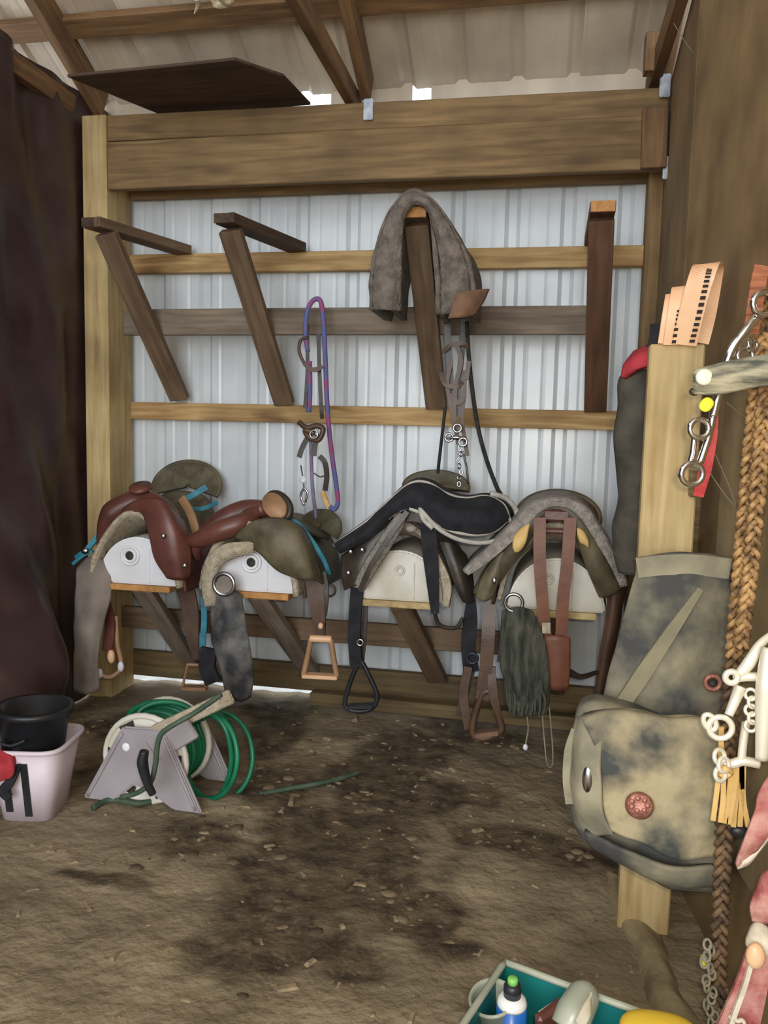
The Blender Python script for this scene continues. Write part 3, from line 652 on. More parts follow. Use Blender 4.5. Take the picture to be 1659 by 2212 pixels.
blob('pommel_plate', G(888, 1142, .63), (.022, .012, .014), 'grey_fleece', root, n=12)
surf('right_flap', [L((945, 1165, .58), (975, 1170, .58), (1005, 1200, .52)), L((965, 1215, .6), (990, 1220, .6), (1018, 1240, .54)), L((985, 1270, .6), (1005, 1275, .6), (1022, 1285, .55)), L((1000, 1298, .59), (1010, 1302, .59), (1022, 1302, .56))], 'dark_leather', root, .014, 16, 20)
surf('right_roll', [L((905, 1150, .61), (918, 1150, .62)), L((940, 1215, .63), (955, 1212, .64)), L((958, 1270, .63), (975, 1265, .64)), L((955, 1308, .62), (970, 1312, .63))], 'fleece', root, .016, 8, 24)
strap('girth_strap', L((924, 1130, .64), (930, 1200, .66), (936, 1270, .66), (940, 1325, .66)), [.06, .058, .045, .03], .008, 'black_cloth', root)
tube('girth_tail', L((938, 1320, .66), (950, 1350, .64), (985, 1356, .62), (1000, 1335, .6)), .008, 'dark_leather', root, 6)
strap('stirrup_leather', L((772, 1270, .56), (768, 1320, .57), (766, 1380, .57), (770, 1440, .57)), .05, .02, 'black_cloth', root)
strap('stirrup_leather', L((790, 1300, .54), (786, 1380, .54), (780, 1440, .54)), .02, .01, 'dark_leather', root)
ring('buckle', G(778, 1388, .585), .012, .004, 'steel', root)
s = tube('stirrup', L((776, 1430, .57), (758, 1470, .57), (745, 1520, .57), (762, 1535, .57), (800, 1532, .57), (815, 1505, .57), (800, 1465, .57), (782, 1430, .57)), .010, 'black_plastic', root, 8, None, True)
plank('tread', G(752, 1526, .57), G(808, 1524, .57), .05, .014, (0, 1, 0), 'black_plastic', s)
strap('right_billet', L((1018, 1285, .55), (1016, 1340, .56), (1012, 1400, .56), (1018, 1450, .56)), [.03, .055, .055, .06], .02, 'black_cloth', root)
ring('buckle', G(1020, 1422, .58), .02, .006, 'black_plastic', root)
strap('right_stirrup_leather', L((1015, 1440, .56), (1005, 1490, .56), (992, 1545, .56)), [.05, .04, .025], .014, 'dark_leather', root)

# ---- black pad with pale piping, rumpled over the third saddle
pad = empty('saddle_pad', (RX[2], -.35, 1.0), 'black saddle pad with pale piping, rumpled on top of the black saddle', 'saddle pad')
top = ((722, 1178, .56), (790, 1130, .58), (850, 1075, .60), (890, 1045, .60), (925, 1045, .58), (965, 1068, .55), (1005, 1078, .52), (1050, 1074, .50), (1085, 1090, .50), (1098, 1118, .52))
bot = ((735, 1195, .60), (800, 1160, .62), (850, 1110, .63), (885, 1098, .64), (920, 1112, .65), (950, 1135, .65), (990, 1150, .64), (1035, 1154, .62), (1070, 1145, .58), (1096, 1122, .55))
mid = tuple(((a[0] + b[0]) / 2, (a[1] + b[1]) / 2, max(a[2], b[2]) + .015) for a, b in zip(top, bot))
surf('pad_panel', [L(*top), L(*mid), L(*bot)], 'black_cloth', pad, .014, 60, 16, .004)
back = tuple((x + (20 if x > 850 else 6), y - 6 + (12 if x > 900 else 4), max(.1, o - .38)) for x, y, o in top)
surf('pad_back', [L(*top), L(*tuple((a[0] + 5, a[1] - 6, a[2] - .16) for a in top)), L(*back)], 'black_cloth', pad, .014, 50, 14, .004)
tube('piping', L(*top), .0095, 'piping', pad, 8, 70)
tube('piping', L(*bot[3:]), .0085, 'piping', pad, 8, 50)
tube('piping', L((1098, 1118, .52), (1104, 1135, .54), (1090, 1158, .58), (1050, 1172, .62), (1000, 1168, .645), (955, 1148, .66), (925, 1120, .66), (908, 1098, .655), (915, 1122, .66), (935, 1142, .665)), .0085, 'piping', pad, 8, 80)
tube('piping', L((1060, 1066, .48), (1095, 1078, .44), (1115, 1105, .42), (1110, 1135, .46), (1080, 1158, .52)), .011, 'piping', pad, 8, 40)
plank('red_mark', G(1040, 1098, .545), G(1046, 1098, .545), .006, .004, (0, 0, 1), 'red_nylon', pad, .0005)

# ---- fourth: brown saddle seen end-on, grey pad edges, two hanging straps
root = empty('brown_saddle', (RX[3], -.3, .8), 'dark brown arched saddle with two long hanging brown straps, rightmost near the post', 'saddle', 'saddles on the lower row of racks')
P = loc_fn(RX[3] - .01)
drape(P, 'fleece_lining', 'fleece', root, .205, 1.5, -.245, .27, .10, .018)
drape(P, 'skirt', 'brown_leather', root, .225, 1.6, -.22, .28, .115, .01)
# front arch of the tree
tube('front_arch', L((1038, 1285, .55), (1072, 1232, .58), (1116, 1178, .61), (1156, 1120, .61), (1200, 1096, .60), (1240, 1114, .61), (1264, 1160, .61), (1292, 1222, .59), (1318, 1275, .56)), [.035, .04, .034, .03, .026, .03, .036, .044, .05], 'olive_leather', root, 12, 60)
rows = []
for t in np.linspace(.06, 1, 5): rows.append([G(1205, 1118, .2) + V(.165 * t * math.cos(a), .05 * math.sin(a), .10 * t * math.sin(a)) for a in np.linspace(-.3, math.pi + .3, 13)])
c = surf('cantle', rows, 'brown_leather', root, .03, 28, 10)
tube('cantle_rim', [G(1205, 1118, .2) + V(.168 * math.cos(a), .05 * math.sin(a), .104 * math.sin(a)) for a in np.linspace(-.3, math.pi + .3, 17)], .014, 'olive_leather', c, 8)
surf('seat_bridge', [L((1150, 1098, .6), (1200, 1082, .6), (1248, 1100, .6)), L((1140, 1090, .4), (1203, 1075, .4), (1262, 1092, .4)), L((1135, 1095, .22), (1205, 1085, .22), (1275, 1098, .22))], 'olive_leather', root, .016, 20, 16)
EDGE = ((1002, 1232), (1046, 1192), (1098, 1140), (1140, 1094), (1172, 1080), (1205, 1077), (1240, 1082), (1274, 1106), (1306, 1158), (1334, 1212), (1354, 1262))
ed = L(*[(x, y, .61) for x, y in EDGE]); IN = L(*[(x + dx, y + dy, .635) for (x, y), dx, dy in zip(EDGE, (10, 14, 18, 18, 8, 0, -8, -16, -18, -16, -14), (10, 18, 20, 20, 18, 16, 18, 18, 14, 10, 6))])
surf('saddle_blanket', [[p + V(0, .36, 0) for p in ed], [p + V(0, .18, 0) for p in ed], ed, [(a + b) / 2 + V(0, -.012, 0) for a, b in zip(ed, IN)], IN], 'grey_fleece', root, .014, 60, 26, .004)
for a in (((1110, 1158, .665), (1128, 1140, .665), (1145, 1130, .665)), ((1108, 1178, .67), (1122, 1178, .675), (1138, 1160, .67)), ((1112, 1192, .665), (1120, 1190, .665), (1130, 1180, .665))), (((1246, 1140, .665), (1256, 1145, .665), (1264, 1155, .665)), ((1248, 1155, .67), (1260, 1162, .675), (1270, 1172, .67)), ((1254, 1172, .665), (1264, 1176, .665), (1272, 1182, .665))):
    surf('bar_pad', [L(*q) for q in a], 'rawhide', root, .012, 8, 8)
plank('gullet_bar', G(1172, 1112, .62), G(1232, 1114, .62), .045, .03, (0, 0, 1), 'red_leather', root, .008)
plank('gullet_bar', G(1172, 1146, .62), G(1234, 1148, .62), .02, .02, (0, 0, 1), 'red_leather', root, .006)
strap('latigo', L((1166, 1118, .66), (1166, 1210, .67), (1172, 1300, .67), (1180, 1390, .66), (1186, 1455, .65)), .044, .006, 'strap_leather', root)
strap('latigo', L((1232, 1118, .66), (1226, 1210, .67), (1216, 1300, .67), (1212, 1390, .66), (1206, 1490, .65)), .044, .006, 'strap_leather', root)
surf('strap_keeper', [L((1168, 1375, .67), (1200, 1372, .68), (1232, 1378, .67)), L((1176, 1430, .67), (1205, 1430, .68), (1232, 1432, .67)), L((1184, 1488, .665), (1206, 1492, .67), (1228, 1488, .665))], 'strap_leather', root, .008, 12, 12)
plank('pale_tag', G(1180, 1345, .69), G(1180, 1368, .69), .03, .006, (1, 0, 0), 'fleece', root, .001)
strap('cinch_tail', L((1228, 1452, .66), (1255, 1462, .62), (1290, 1452, .58)), [.03, .02, .014], .008, 'dark_leather', root)
surf('right_fender', [L((1285, 1150, .56), (1305, 1170, .57), (1322, 1200, .53)), L((1312, 1230, .57), (1330, 1245, .58), (1345, 1262, .54)), L((1312, 1320, .57), (1326, 1325, .58), (1338, 1322, .54)), L((1298, 1400, .56), (1312, 1405, .57), (1326, 1400, .54)), L((1290, 1470, .55), (1298, 1475, .56), (1308, 1470, .54)), L((1284, 1520, .54), (1288, 1522, .55), (1294, 1518, .54))], 'brown_leather', root, .02, 16, 40, .006)
surf('left_fender', [L((1062, 1215, .6), (1082, 1195, .62), (1105, 1175, .6)), L((1040, 1255, .61), (1060, 1255, .63), (1082, 1230, .61)), L((1030, 1290, .61), (1045, 1298, .62), (1062, 1290, .61))], 'olive_leather', root, .02, 14, 18, .004)
blob('stud', G(1068, 1255, .66), (.010, .006, .014), 'steel', root, n=10)
bl = strap('stirrup_leather', L((1058, 1305, .6), (1055, 1370, .62), (1050, 1440, .62), (1042, 1510, .62)), .05, .02, 'brown_leather', root)
strap('stirrup_leather', L((1082, 1310, .58), (1086, 1370, .6), (1078, 1430, .6)), .018, .012, 'dark_leather', root)
st = tube('stirrup', L((1042, 1500, .62), (1022, 1560, .62), (1025, 1590, .62), (1052, 1594, .62), (1082, 1578, .62), (1078, 1550, .62), (1062, 1500, .62)), .014, 'brown_leather', root, 8, None, True)
plank('tread', G(1026, 1586, .62), G(1078, 1580, .62), .055, .018, (0, 1, 0), 'rust_leather', st)
strap('side_strap', L((1012, 1440, .6), (1002, 1500, .6), (1012, 1575, .6)), [.03, .035, .03], .014, 'brown_leather', root)
strap('side_strap', L((1062, 1440, .62), (1066, 1500, .63), (1082, 1560, .62)), [.03, .035, .02], .014, 'brown_leather', root)

# ---- shaggy dark cinch hanging in front of the fourth saddle
ci = empty('mohair_cinch', tuple(G(1130, 1520, .68)), 'shaggy grey-green cinch with silver ring hanging left of two brown straps', 'cinch')
surf('cord_body', [L((1088, 1318, .67), (1118, 1310, .69), (1148, 1320, .67)), L((1086, 1380, .68), (1125, 1378, .71), (1172, 1385, .68)), L((1090, 1450, .68), (1130, 1450, .72), (1182, 1455, .68)), L((1098, 1510, .67), (1135, 1515, .7), (1185, 1520, .67)), L((1108, 1535, .66), (1138, 1542, .68), (1178, 1540, .66))], MATS.get('cinch') and 'cinch' or M('cinch', (44, 46, 38), (92, 92, 80), scale=14, stretch=(3, 3, .5), rough=.95, bump=.8).name, ci, .035, 30, 30, .014)
ring('cinch_ring', G(1110, 1302, .695), .032, .0065, 'steel', ci)
for i in range(9): tube('fringe', L((1100 + i * 9, 1490, .71), (1102 + i * 9 + (i % 3) * 2, 1520, .71), (1101 + i * 9, 1540 + (i * 7) % 13, .70)), .004, 'cinch', ci, 5)

# ---- thin strings hanging near the foot of the right rack
for q, (x, lab) in enumerate(((1138, 'thin pale cord with a white knot hanging below the shaggy cinch'), (1182, 'thin looped cord hanging near the floor left of the saddle bag'))):
    t = empty('cord', tuple(G(x, 1600, .66)), lab, 'cord', 'cords hanging by the right rack')
    tube('cord_line', L((x, 1545, .67), (x + 3, 1575, .67), (x - 2, 1605, .66), (x - 3, 1618, .66)) if q == 0 else L((x - 12, 1520, .66), (x - 6, 1600, .67), (x, 1650, .68), (x + 10, 1655, .68), (x + 12, 1620, .67), (x + 4, 1520, .66)), .003, 'dusty_hem', t, 6)
    if q == 0: blob('knot', G(1135, 1614, .66), (.010, .009, .013), 'white_plastic', t, n=10)

# ================================================================ THINGS ON THE UPPER ROW
pad = empty('wool_saddle_pad', tuple(G(900, 540, .35)), 'grey wool saddle pad draped over the third upper bracket', 'saddle pad')
def arch_row(s, o):
    f = [(806, 668), (806, 610), (815, 545), (838, 475), (870, 428), (898, 417), (935, 440), (970, 492), (998, 545), (1015, 600), (1022, 672)]
    vp = proj_y(o)
    return [G(x, y, .60) + V((.02 * math.sin(i)) * s, s * .31, 0) for i, (x, y) in enumerate(f)]
def proj_y(o): return o
surf('outer_wool', [arch_row(s, 0) for s in (0, .25, .5, .75, 1)], 'grey_wool', pad, .030, 50, 14, .006)
inn = [(846, 668), (850, 600), (858, 530), (866, 466), (896, 436), (930, 456), (938, 520), (945, 600), (948, 676)]
surf('inner_felt', [[G(x, y, .585) + V(0, s * .30, 0) for x, y in inn] for s in (0, .35, .7, 1)], 'grey_wool', pad, .020, 40, 12, .006)
for xs in (((806, 668), (826, 664), (846, 668)), ((948, 680), (985, 676), (1022, 672))): pass
# front rim joins the outer and inner layers
ou = [(806, 668), (806, 610), (815, 545), (838, 475), (870, 428), (898, 417), (935, 440), (970, 492), (998, 545), (1012, 600), (1018, 672)]
inr = [(866, 672), (866, 610), (868, 545), (868, 490), (876, 458), (898, 440), (928, 456), (944, 520), (952, 560), (954, 610), (955, 680)]
surf('front_rim', [[G(x, y, .605) for x, y in ou], [G((a[0] + b[0]) / 2, (a[1] + b[1]) / 2, .625) for a, b in zip(ou, inr)], [G(x, y, .60) for x, y in inr]], 'grey_wool', pad, .014, 50, 12, .006)
surf('leather_corner', [L((980, 640, .66), (1012, 628, .65), (1056, 624, .60)), L((976, 662, .665), (1008, 655, .65), (1044, 650, .60)), L((968, 688, .66), (996, 686, .65), (1024, 680, .61))], 'rust_leather', pad, .012, 16, 12)

# ---- rope halter hanging from the cross board
h = empty('rope_halter', tuple(G(690, 650, .29)), 'purple and blue rope halter with leather straps hanging from the grey cross board', 'halter')
tube('lead_rope', L((665, 760, .3), (660, 720, .31), (664, 672, .31), (678, 648, .31), (693, 652, .31), (699, 700, .31), (703, 780, .3), (706, 860, .29), (711, 930, .28), (718, 990, .27), (726, 1045, .26), (730, 1085, .26), (722, 1100, .26), (712, 1094, .26)), .0105, 'halter_rope', h, 8, 90)
tube('lead_rope', L((668, 780, .31), (669, 840, .3), (667, 890, .29)), .012, 'halter_rope', h, 8)
tube('lead_tail', L((670, 920, .3), (672, 980, .29), (675, 1050, .28), (683, 1120, .27)), .008, 'halter_rope_pale', h, 8, 40)
strap('rope_end_cap', L((697, 1062, .26), (704, 1082, .26), (712, 1098, .26)), .018, .012, 'brass', h)
tube('cheek_loop', L((664, 728, .32), (650, 735, .32), (646, 755, .32), (652, 775, .32), (664, 795, .32)), .007, 'brown_leather', h, 6)
strap('noseband', L((658, 785, .33), (670, 797, .33), (684, 798, .33), (696, 790, .33)), .02, .006, 'brown_leather', h)
for a in (((664, 700, .3), (664, 800, .31), (659, 880, .31)), ((688, 720, .3), (690, 800, .31), (694, 880, .31), (696, 905, .3))): strap('cheek_strap', L(*a), .016, .005, 'dark_leather', h)
tube('knot', L((646, 912, .32), (662, 924, .33), (685, 920, .33), (698, 928, .33), (688, 950, .33), (668, 945, .33), (660, 930, .34), (680, 936, .34)), .012, 'brown_leather', h, 8, 60)
for a in (((668, 940, .32), (654, 965, .32), (646, 988, .32)), ((686, 940, .33), (680, 965, .33), (678, 985, .33)), ((690, 985, .32), (702, 1000, .32), (706, 1030, .31), (702, 1060, .3))): strap('strap_tail', L(*a), .022, .006, 'dark_leather', h)
ring('halter_ring', G(678, 938, .35), .017, .004, 'steel', h)
tube('snap', L((657, 1092, .29), (650, 1072, .29), (656, 1056, .29), (664, 1064, .29), (660, 1085, .29)), .005, 'steel', h, 6, 30)
lathe('bright_spot_disc', [(0, 0), (.016, 0), (.016, .006), (0, .007)], G(655, 1036, .29), 'white_plastic', h, (0, -1, 0), 20)  # added white disc stands in for a bright dot of daylight
tube('snap_cord', L((650, 1005, .29), (655, 1036, .285), (657, 1060, .29)), .003, 'dark_leather', h, 5)
tube('chin_cord', L((678, 1022, .29), (692, 1030, .29), (704, 1026, .29)), .003, 'dark_leather', h, 5)

# ---- bridle with reins hanging below the wool pad
b = empty('bridle', tuple(G(990, 700, .29)), 'brown leather bridle with steel bit and long black reins, hanging below the wool pad', 'bridle')
for a, w in ((((968, 690, .3), (967, 730, .3), (972, 800, .3), (974, 880, .3)), .026), (((1002, 690, .3), (1000, 740, .3), (992, 820, .31), (990, 900, .31)), .024)): strap('crown_strap', L(*a), w, .008, 'dark_leather', b)
for a in (((956, 760, .32), (975, 745, .33), (1000, 742, .33), (1012, 752, .32)), ((952, 805, .32), (962, 830, .33), (985, 835, .33), (1000, 825, .32)), ((975, 850, .33), (990, 870, .33), (1005, 855, .33))): strap('browband', L(*a), .018, .007, 'brown_leather', b)
for a in (((985, 740, .33), (996, 780, .33), (985, 830, .33), (982, 900, .33), (990, 960, .32)), ((975, 780, .32), (966, 830, .32), (976, 880, .32), (985, 930, .32)), ((1004, 800, .32), (1003, 850, .32), (998, 900, .32), (1004, 950, .31), (1010, 985, .31))): strap('cheek_strap', L(*a), .017, .006, 'brown_leather', b)
tubes('bit_mouthpiece', [(L((965, 950, .33), (985, 945, .34), (1005, 950, .33)), .009, False)] + [(circ(G(x, y, .34), .016), .005, True) for x, y in ((970, 945), (1000, 955), (988, 925))], 'steel', b, 7)
for k in range(7): ring('chain_link', G(993 + 3 * math.sin(k * 2), 968 + k * 13, .33), .010, .003, 'steel', b, (0.9 * (k % 2), -1, .1), .7, 0, 6)
tube('curb_chain', L((1000, 975, .32), (1008, 1010, .31), (1012, 1045, .3)), .005, 'steel', b, 6)
tube('rein', L((1008, 695, .3), (1012, 760, .31), (1020, 840, .31), (1032, 920, .30), (1050, 990, .29), (1072, 1050, .28), (1082, 1068, .27)), .009, 'black_rope', b, 7, 60)
tube('rein', L((962, 880, .3), (955, 940, .3), (948, 1000, .29), (946, 1022, .28)), .007, 'black_rope', b, 7)
strap('rein_keeper', L((1013, 780, .33), (1008, 820, .33)), .018, .01, 'brown_leather', b)
strap('black_strap_end', L((1104, 1055, .25), (1108, 1080, .25), (1110, 1100, .25)), [.008, .018, .02], .008, 'black_cloth', b) if False else None

# ================================================================ LEFT FOREGROUND: PAILS AND HOSE REEL
def sqpail(name, c, w0, w1, h, yaw, mat, parent, th=.004, p=5, n=40):
    """open square-sided pail with rounded corners"""
    prof = [(w0 * .5, 0), (w1 * .5, h), (w1 * .5 - th * 1.5, h), (w0 * .5 - th, th * 2)]; vs = []; fs = []
    for r, z in prof:
        for j in range(n):
            a = 2 * math.pi * j / n; ca, sa = math.cos(a), math.sin(a); k = (abs(ca) ** p + abs(sa) ** p) ** (-1 / p); vs.append(Vector(c) + Matrix.Rotation(yaw, 3, 'Z') @ V(r * k * ca, r * k * sa, z))
    for i in range(3):
        for j in range(n): fs.append((i * n + j, i * n + (j + 1) % n, (i + 1) * n + (j + 1) % n, (i + 1) * n + j))
    fs.append(tuple(range(n - 1, -1, -1))); fs.append(tuple(3 * n + j for j in range(n)))
    return mesh(name, vs, fs, mat, parent)
def sqring(c, w, yaw, p=5, n=32):
    out = []
    for j in range(n):
        a = 2 * math.pi * j / n; ca, sa = math.cos(a), math.sin(a); k = (abs(ca) ** p + abs(sa) ** p) ** (-1 / p); out.append(Vector(c) + Matrix.Rotation(yaw, 3, 'Z') @ V(w * .5 * k * ca, w * .5 * k * sa, 0))
    return out
BC = GZ(78, 1745, 0); BC.z = -.005; BY = R_(10)
pl = empty('pail', tuple(BC), 'pale square plastic pail with two dark stripes on the dirt beside the hose reel', 'bucket')
sqpail('pail_body', BC, .165, .245, .245, BY, 'pail_white', pl)
tube('rim', sqring(BC + V(0, 0, .242), .252, BY), .008, 'pail_white', pl, 8, 64, True)
def pf(x, z, off=.002): return BC + Matrix.Rotation(BY, 3, 'Z') @ V(x, -(.165 + .08 * z / .245) * .5 - off, z)
for x, z0, z1 in ((.018, .02, .205), (-.042, .035, .13)): strap('dark_stripe', [pf(x, z0), pf(x, (z0 + z1) / 2), pf(x, z1)], .022, .005, 'black_plastic', pl, wide=(math.cos(BY), math.sin(BY), 0))
bp = empty('black_bucket', tuple(BC + V(0, 0, .03)), 'black rubber bucket nested in the pale square pail', 'bucket')
lathe('bucket_body', [(.001, 0), (.078, 0), (.108, .30), (.122, .305), (.122, .322), (.100, .322), (.074, .012), (.001, .012)], BC + V(-.012, .0, .03), 'black_plastic', bp, (.03, .02, 1), 36)
tube('bail_handle', [BC + V(-.115, -.06, .33), BC + V(-.06, -.12, .285), BC + V(.0, -.13, .268), BC + V(.05, -.12, .285)], .005, 'black_plastic', bp, 6)
rg = empty('red_halter_cloth', tuple(GZ(25, 1650, .18)), 'bundle of red cloth with black straps hanging on the left side of the pale pail', 'cloth')
surf('red_fold', [[GZ(x, y, z) + V(0, -.03, 0) for x, y, z in r] for r in (((-40, 1610, .24), (0, 1608, .245), (40, 1622, .235)), ((-40, 1650, .2), (5, 1645, .21), (45, 1655, .19)), ((-40, 1685, .15), (0, 1680, .16), (36, 1668, .17)))], 'red_cloth', rg, .03, 16, 14, .01)
strap('black_strap', [GZ(x, y, z) + V(.0, -.03, 0) for x, y, z in ((48, 1600, .25), (50, 1640, .2), (35, 1680, .15), (20, 1700, .12), (34, 1715, .1))], .03, .008, 'black_cloth', rg)

# hose reel cart
HO = 1.22
hr = empty('hose_reel', tuple(GZ(310, 1735, 0)), 'grey plastic garden hose reel with green hose on the dirt floor', 'hose reel')
fpl = [GZ(178, 1722, 0), GZ(436, 1757, 0)]
A0, A1 = fpl; ux = (A1 - A0).normalized(); back = V(-ux.y, ux.x, 0) * .26; HW = (A1 - A0).length
def hp(s, z, d=0): return A0 + ux * (HW * s) + V(0, 0, z) + back * d - V(0, 0, .004) + V(0, -.0, 0) - back * (.10 * z)
def side_plate(d, nm):
    o = [hp(0, 0, d), hp(.26, .0, d), hp(.44, .07, d), hp(.56, .055, d), hp(.76, 0, d), hp(1, 0, d), hp(.72, .265, d), hp(.62, .275, d), hp(.36, .27, d), hp(.33, .255, d)]
    s = prism(nm, o, tuple(back * .06), 'grey_plastic', hr, .006)
    tube('leg_rib', [hp(.05, .012, d - .01), hp(.36, .25, d - .01)], .005, 'grey_plastic', s, 6); tube('leg_rib', [hp(.95, .012, d - .01), hp(.70, .25, d - .01)], .005, 'grey_plastic', s, 6); return s
fp = side_plate(0, 'side_plate'); side_plate(.95, 'side_plate')
CZ = .152; axisd = back.normalized()
def flange(d, nm, dirt=False):
    c = hp(.5, CZ, d); f = lathe(nm, [(.001, -.004), (.145, -.004), (.152, .0), (.145, .006), (.001, .006)], c, 'dirty_white_plastic', hr, tuple(axisd), 36)
    ring('flange_rim', c, .148, .011, 'dirty_white_plastic', f, tuple(axisd), n=8)
    for a in np.linspace(0, 2 * math.pi, 6, endpoint=False):
        e1 = ux * math.cos(a) + V(0, 0, 1) * math.sin(a); e2 = ux * -math.sin(a) + V(0, 0, 1) * math.cos(a); m = c - axisd * .008 + e1 * .118
        prism('flange_slot', [m + e1 * .018 + e2 * .03, m + e1 * .018 - e2 * .03, m - e1 * .016 - e2 * .022, m - e1 * .016 + e2 * .022], tuple(-axisd * .003), 'bung_dark', f, .002)
    return f
flange(.14, 'reel_flange'); flange(.82, 'reel_flange')
lathe('reel_hub', [(.06, -.10), (.06, .10)], hp(.5, CZ, .48), 'grey_plastic', hr, tuple(axisd), 24)
co = []
for lay, rr in enumerate((.085, .108, .13)):
    for k in range(9):
        c = hp(.5, CZ, .2 + k * .068); r = rr + random.uniform(-.004, .006)
        co.append(([c + ux * r * math.cos(a) + V(0, 0, r * math.sin(a)) + axisd * random.uniform(-.004, .004) for a in np.linspace(0, 2 * math.pi, 14, endpoint=False)], .0098, True))
hs = tubes('coiled_hose', co, 'hose_green', hr, 7, 36)
for q, (cx, cy, rx, ry, o) in enumerate(((472, 1634, 74, 96, 1.05), (455, 1635, 58, 90, 1.12), (448, 1636, 52, 94, 1.08), (462, 1622, 48, 80, 1.0), (345, 1556, 70, 40, 1.02), (358, 1550, 62, 34, 1.1), (338, 1562, 60, 30, .98))):
    tube('loose_hose_loop', [G(cx + rx * math.cos(a), cy + ry * math.sin(a), o + .05 * math.sin(a + q)) for a in np.linspace(0, 2 * math.pi, 12, endpoint=False)], .0095, 'hose_green', hr, 7, 50, True)
tube('hose_end', L((478, 1500, 1.32), (420, 1540, 1.34), (360, 1575, 1.37), (342, 1600, 1.385), (336, 1650, 1.37), (325, 1690, 1.36), (298, 1712, 1.36), (262, 1722, 1.36)), .0085, 'hose_dirty', hr, 7, 60)
plank('pull_handle', hp(.60, .255, .05), hp(.60, .255, .05) + V(.235, .10, .115), .05, .022, (0, 0, 1), 'fleece', hr, .006)
plank('handle_plate', hp(.60, .2, .0), hp(.60, .2, .0) + V(.13, .03, .085), .085, .02, (0, 0, 1), 'grey_plastic', hr, .006)
tube('water_inlet', L((312, 1622, 1.40), (308, 1650, 1.40), (318, 1690, 1.39), (330, 1715, 1.38)), [.014, .018, .014, .012], 'black_plastic', hr, 10)
blob('white_sticker', G(272, 1614, 1.40), (.014, .004, .014), 'white_plastic', hr, n=12)
gh = tube('garden_hose', [GZ(x, y, .002) for x, y in ((200, 1745), (240, 1728), (300, 1735), (350, 1728), (395, 1735))], .010, 'hose_dirty', None, 7, 70)
tag(gh, 'muddy green hose end lying on the dirt in front of the hose reel', 'hose')
gh = tube('hose_line', [GZ(x, y, .003) for x, y in ((560, 1716), (620, 1704), (680, 1694), (740, 1680), (775, 1668))], .009, 'hose_dirty', None, 7, 40)
tag(gh, 'half-buried length of muddy hose on the dirt right of the hose reel', 'hose')

# ================================================================ RIGHT FOREGROUND
# garment bag behind the post
g = empty('dark_jacket', tuple(G(1385, 800, 1.38)), 'dark jacket with a red collar hanging behind the upright board post', 'jacket')
secs = []
for x, y, rx, ry in ((1402, 800, .05, .03), (1400, 825, .075, .045), (1398, 900, .088, .05), (1398, 1000, .082, .052), (1396, 1080, .075, .05), (1392, 1140, .085, .05), (1390, 1200, .09, .05), (1392, 1240, .07, .04)): secs.append((G(x, y, 1.36), rx, ry))
column('body', secs, 'garment_black', g, 22, 30, .02, 2.2)
surf('red_collar', [L((1348, 818, 1.40), (1372, 800, 1.43), (1402, 792, 1.43)), L((1352, 790, 1.39), (1376, 775, 1.42), (1404, 768, 1.42)), L((1372, 764, 1.36), (1390, 757, 1.38), (1408, 752, 1.38))], 'red_cloth', g, .02, 14, 12, .004)
strap('black_tab', L((1418, 700, 1.40), (1416, 730, 1.40), (1408, 756, 1.39)), .03, .014, 'black_cloth', g)

# bundle of new tan straps on top of the post
t = empty('strap_bundle', tuple(G(1480, 740, 1.55)), 'bundle of folded tan leather straps with dark stitching, on top of the post', 'straps')
def loop(pts, w, nm='strap_loop'): return strap(nm, pts, w, .006, 'tan_strap', t, wide=(1, 0, .12), m=60)
a = loop(L((1478, 745, 1.57), (1490, 690, 1.585), (1505, 630, 1.60), (1518, 590, 1.60), (1528, 572, 1.575), (1536, 580, 1.52), (1532, 612, 1.50), (1520, 680, 1.50), (1505, 740, 1.51)), .056)
lo2 = loop(L((1448, 745, 1.56), (1456, 690, 1.575), (1463, 645, 1.575), (1468, 622, 1.56), (1472, 632, 1.52), (1465, 690, 1.51), (1458, 742, 1.52)), .034)
lo3 = loop(L((1432, 742, 1.55), (1440, 690, 1.565), (1447, 648, 1.56), (1450, 640, 1.54), (1448, 690, 1.52), (1440, 742, 1.52)), .024)
st = []
def stitches(par, path, k, w):
    P = crs(path, k)
    vs = []; fs = []
    for i in range(0, k - 1, 2):
        a0, b0 = P[i], P[i + 1]; d = np.array([w, 0, 0])
        n0 = len(vs)
        for v in (a0 - d, b0 - d, b0 + d, a0 + d): vs += [v, v + np.array([0, -.004, 0])]
        fs += [tuple(n0 + j for j in q) for q in ((1, 3, 5, 7), (0, 2, 3, 1), (2, 4, 5, 3), (4, 6, 7, 5), (6, 0, 1, 7))]
    tag(mesh('stitching', vs, fs, 'stitch', par, False), kind='stuff')
stitches(a, L((1494, 740, 1.578), (1507, 690, 1.59), (1521, 630, 1.606), (1530, 590, 1.606), (1533, 578, 1.59)), 34, .0058)
stitches(lo2, L((1455, 742, 1.572), (1462, 700, 1.582), (1467, 670, 1.582)), 14, .0045)

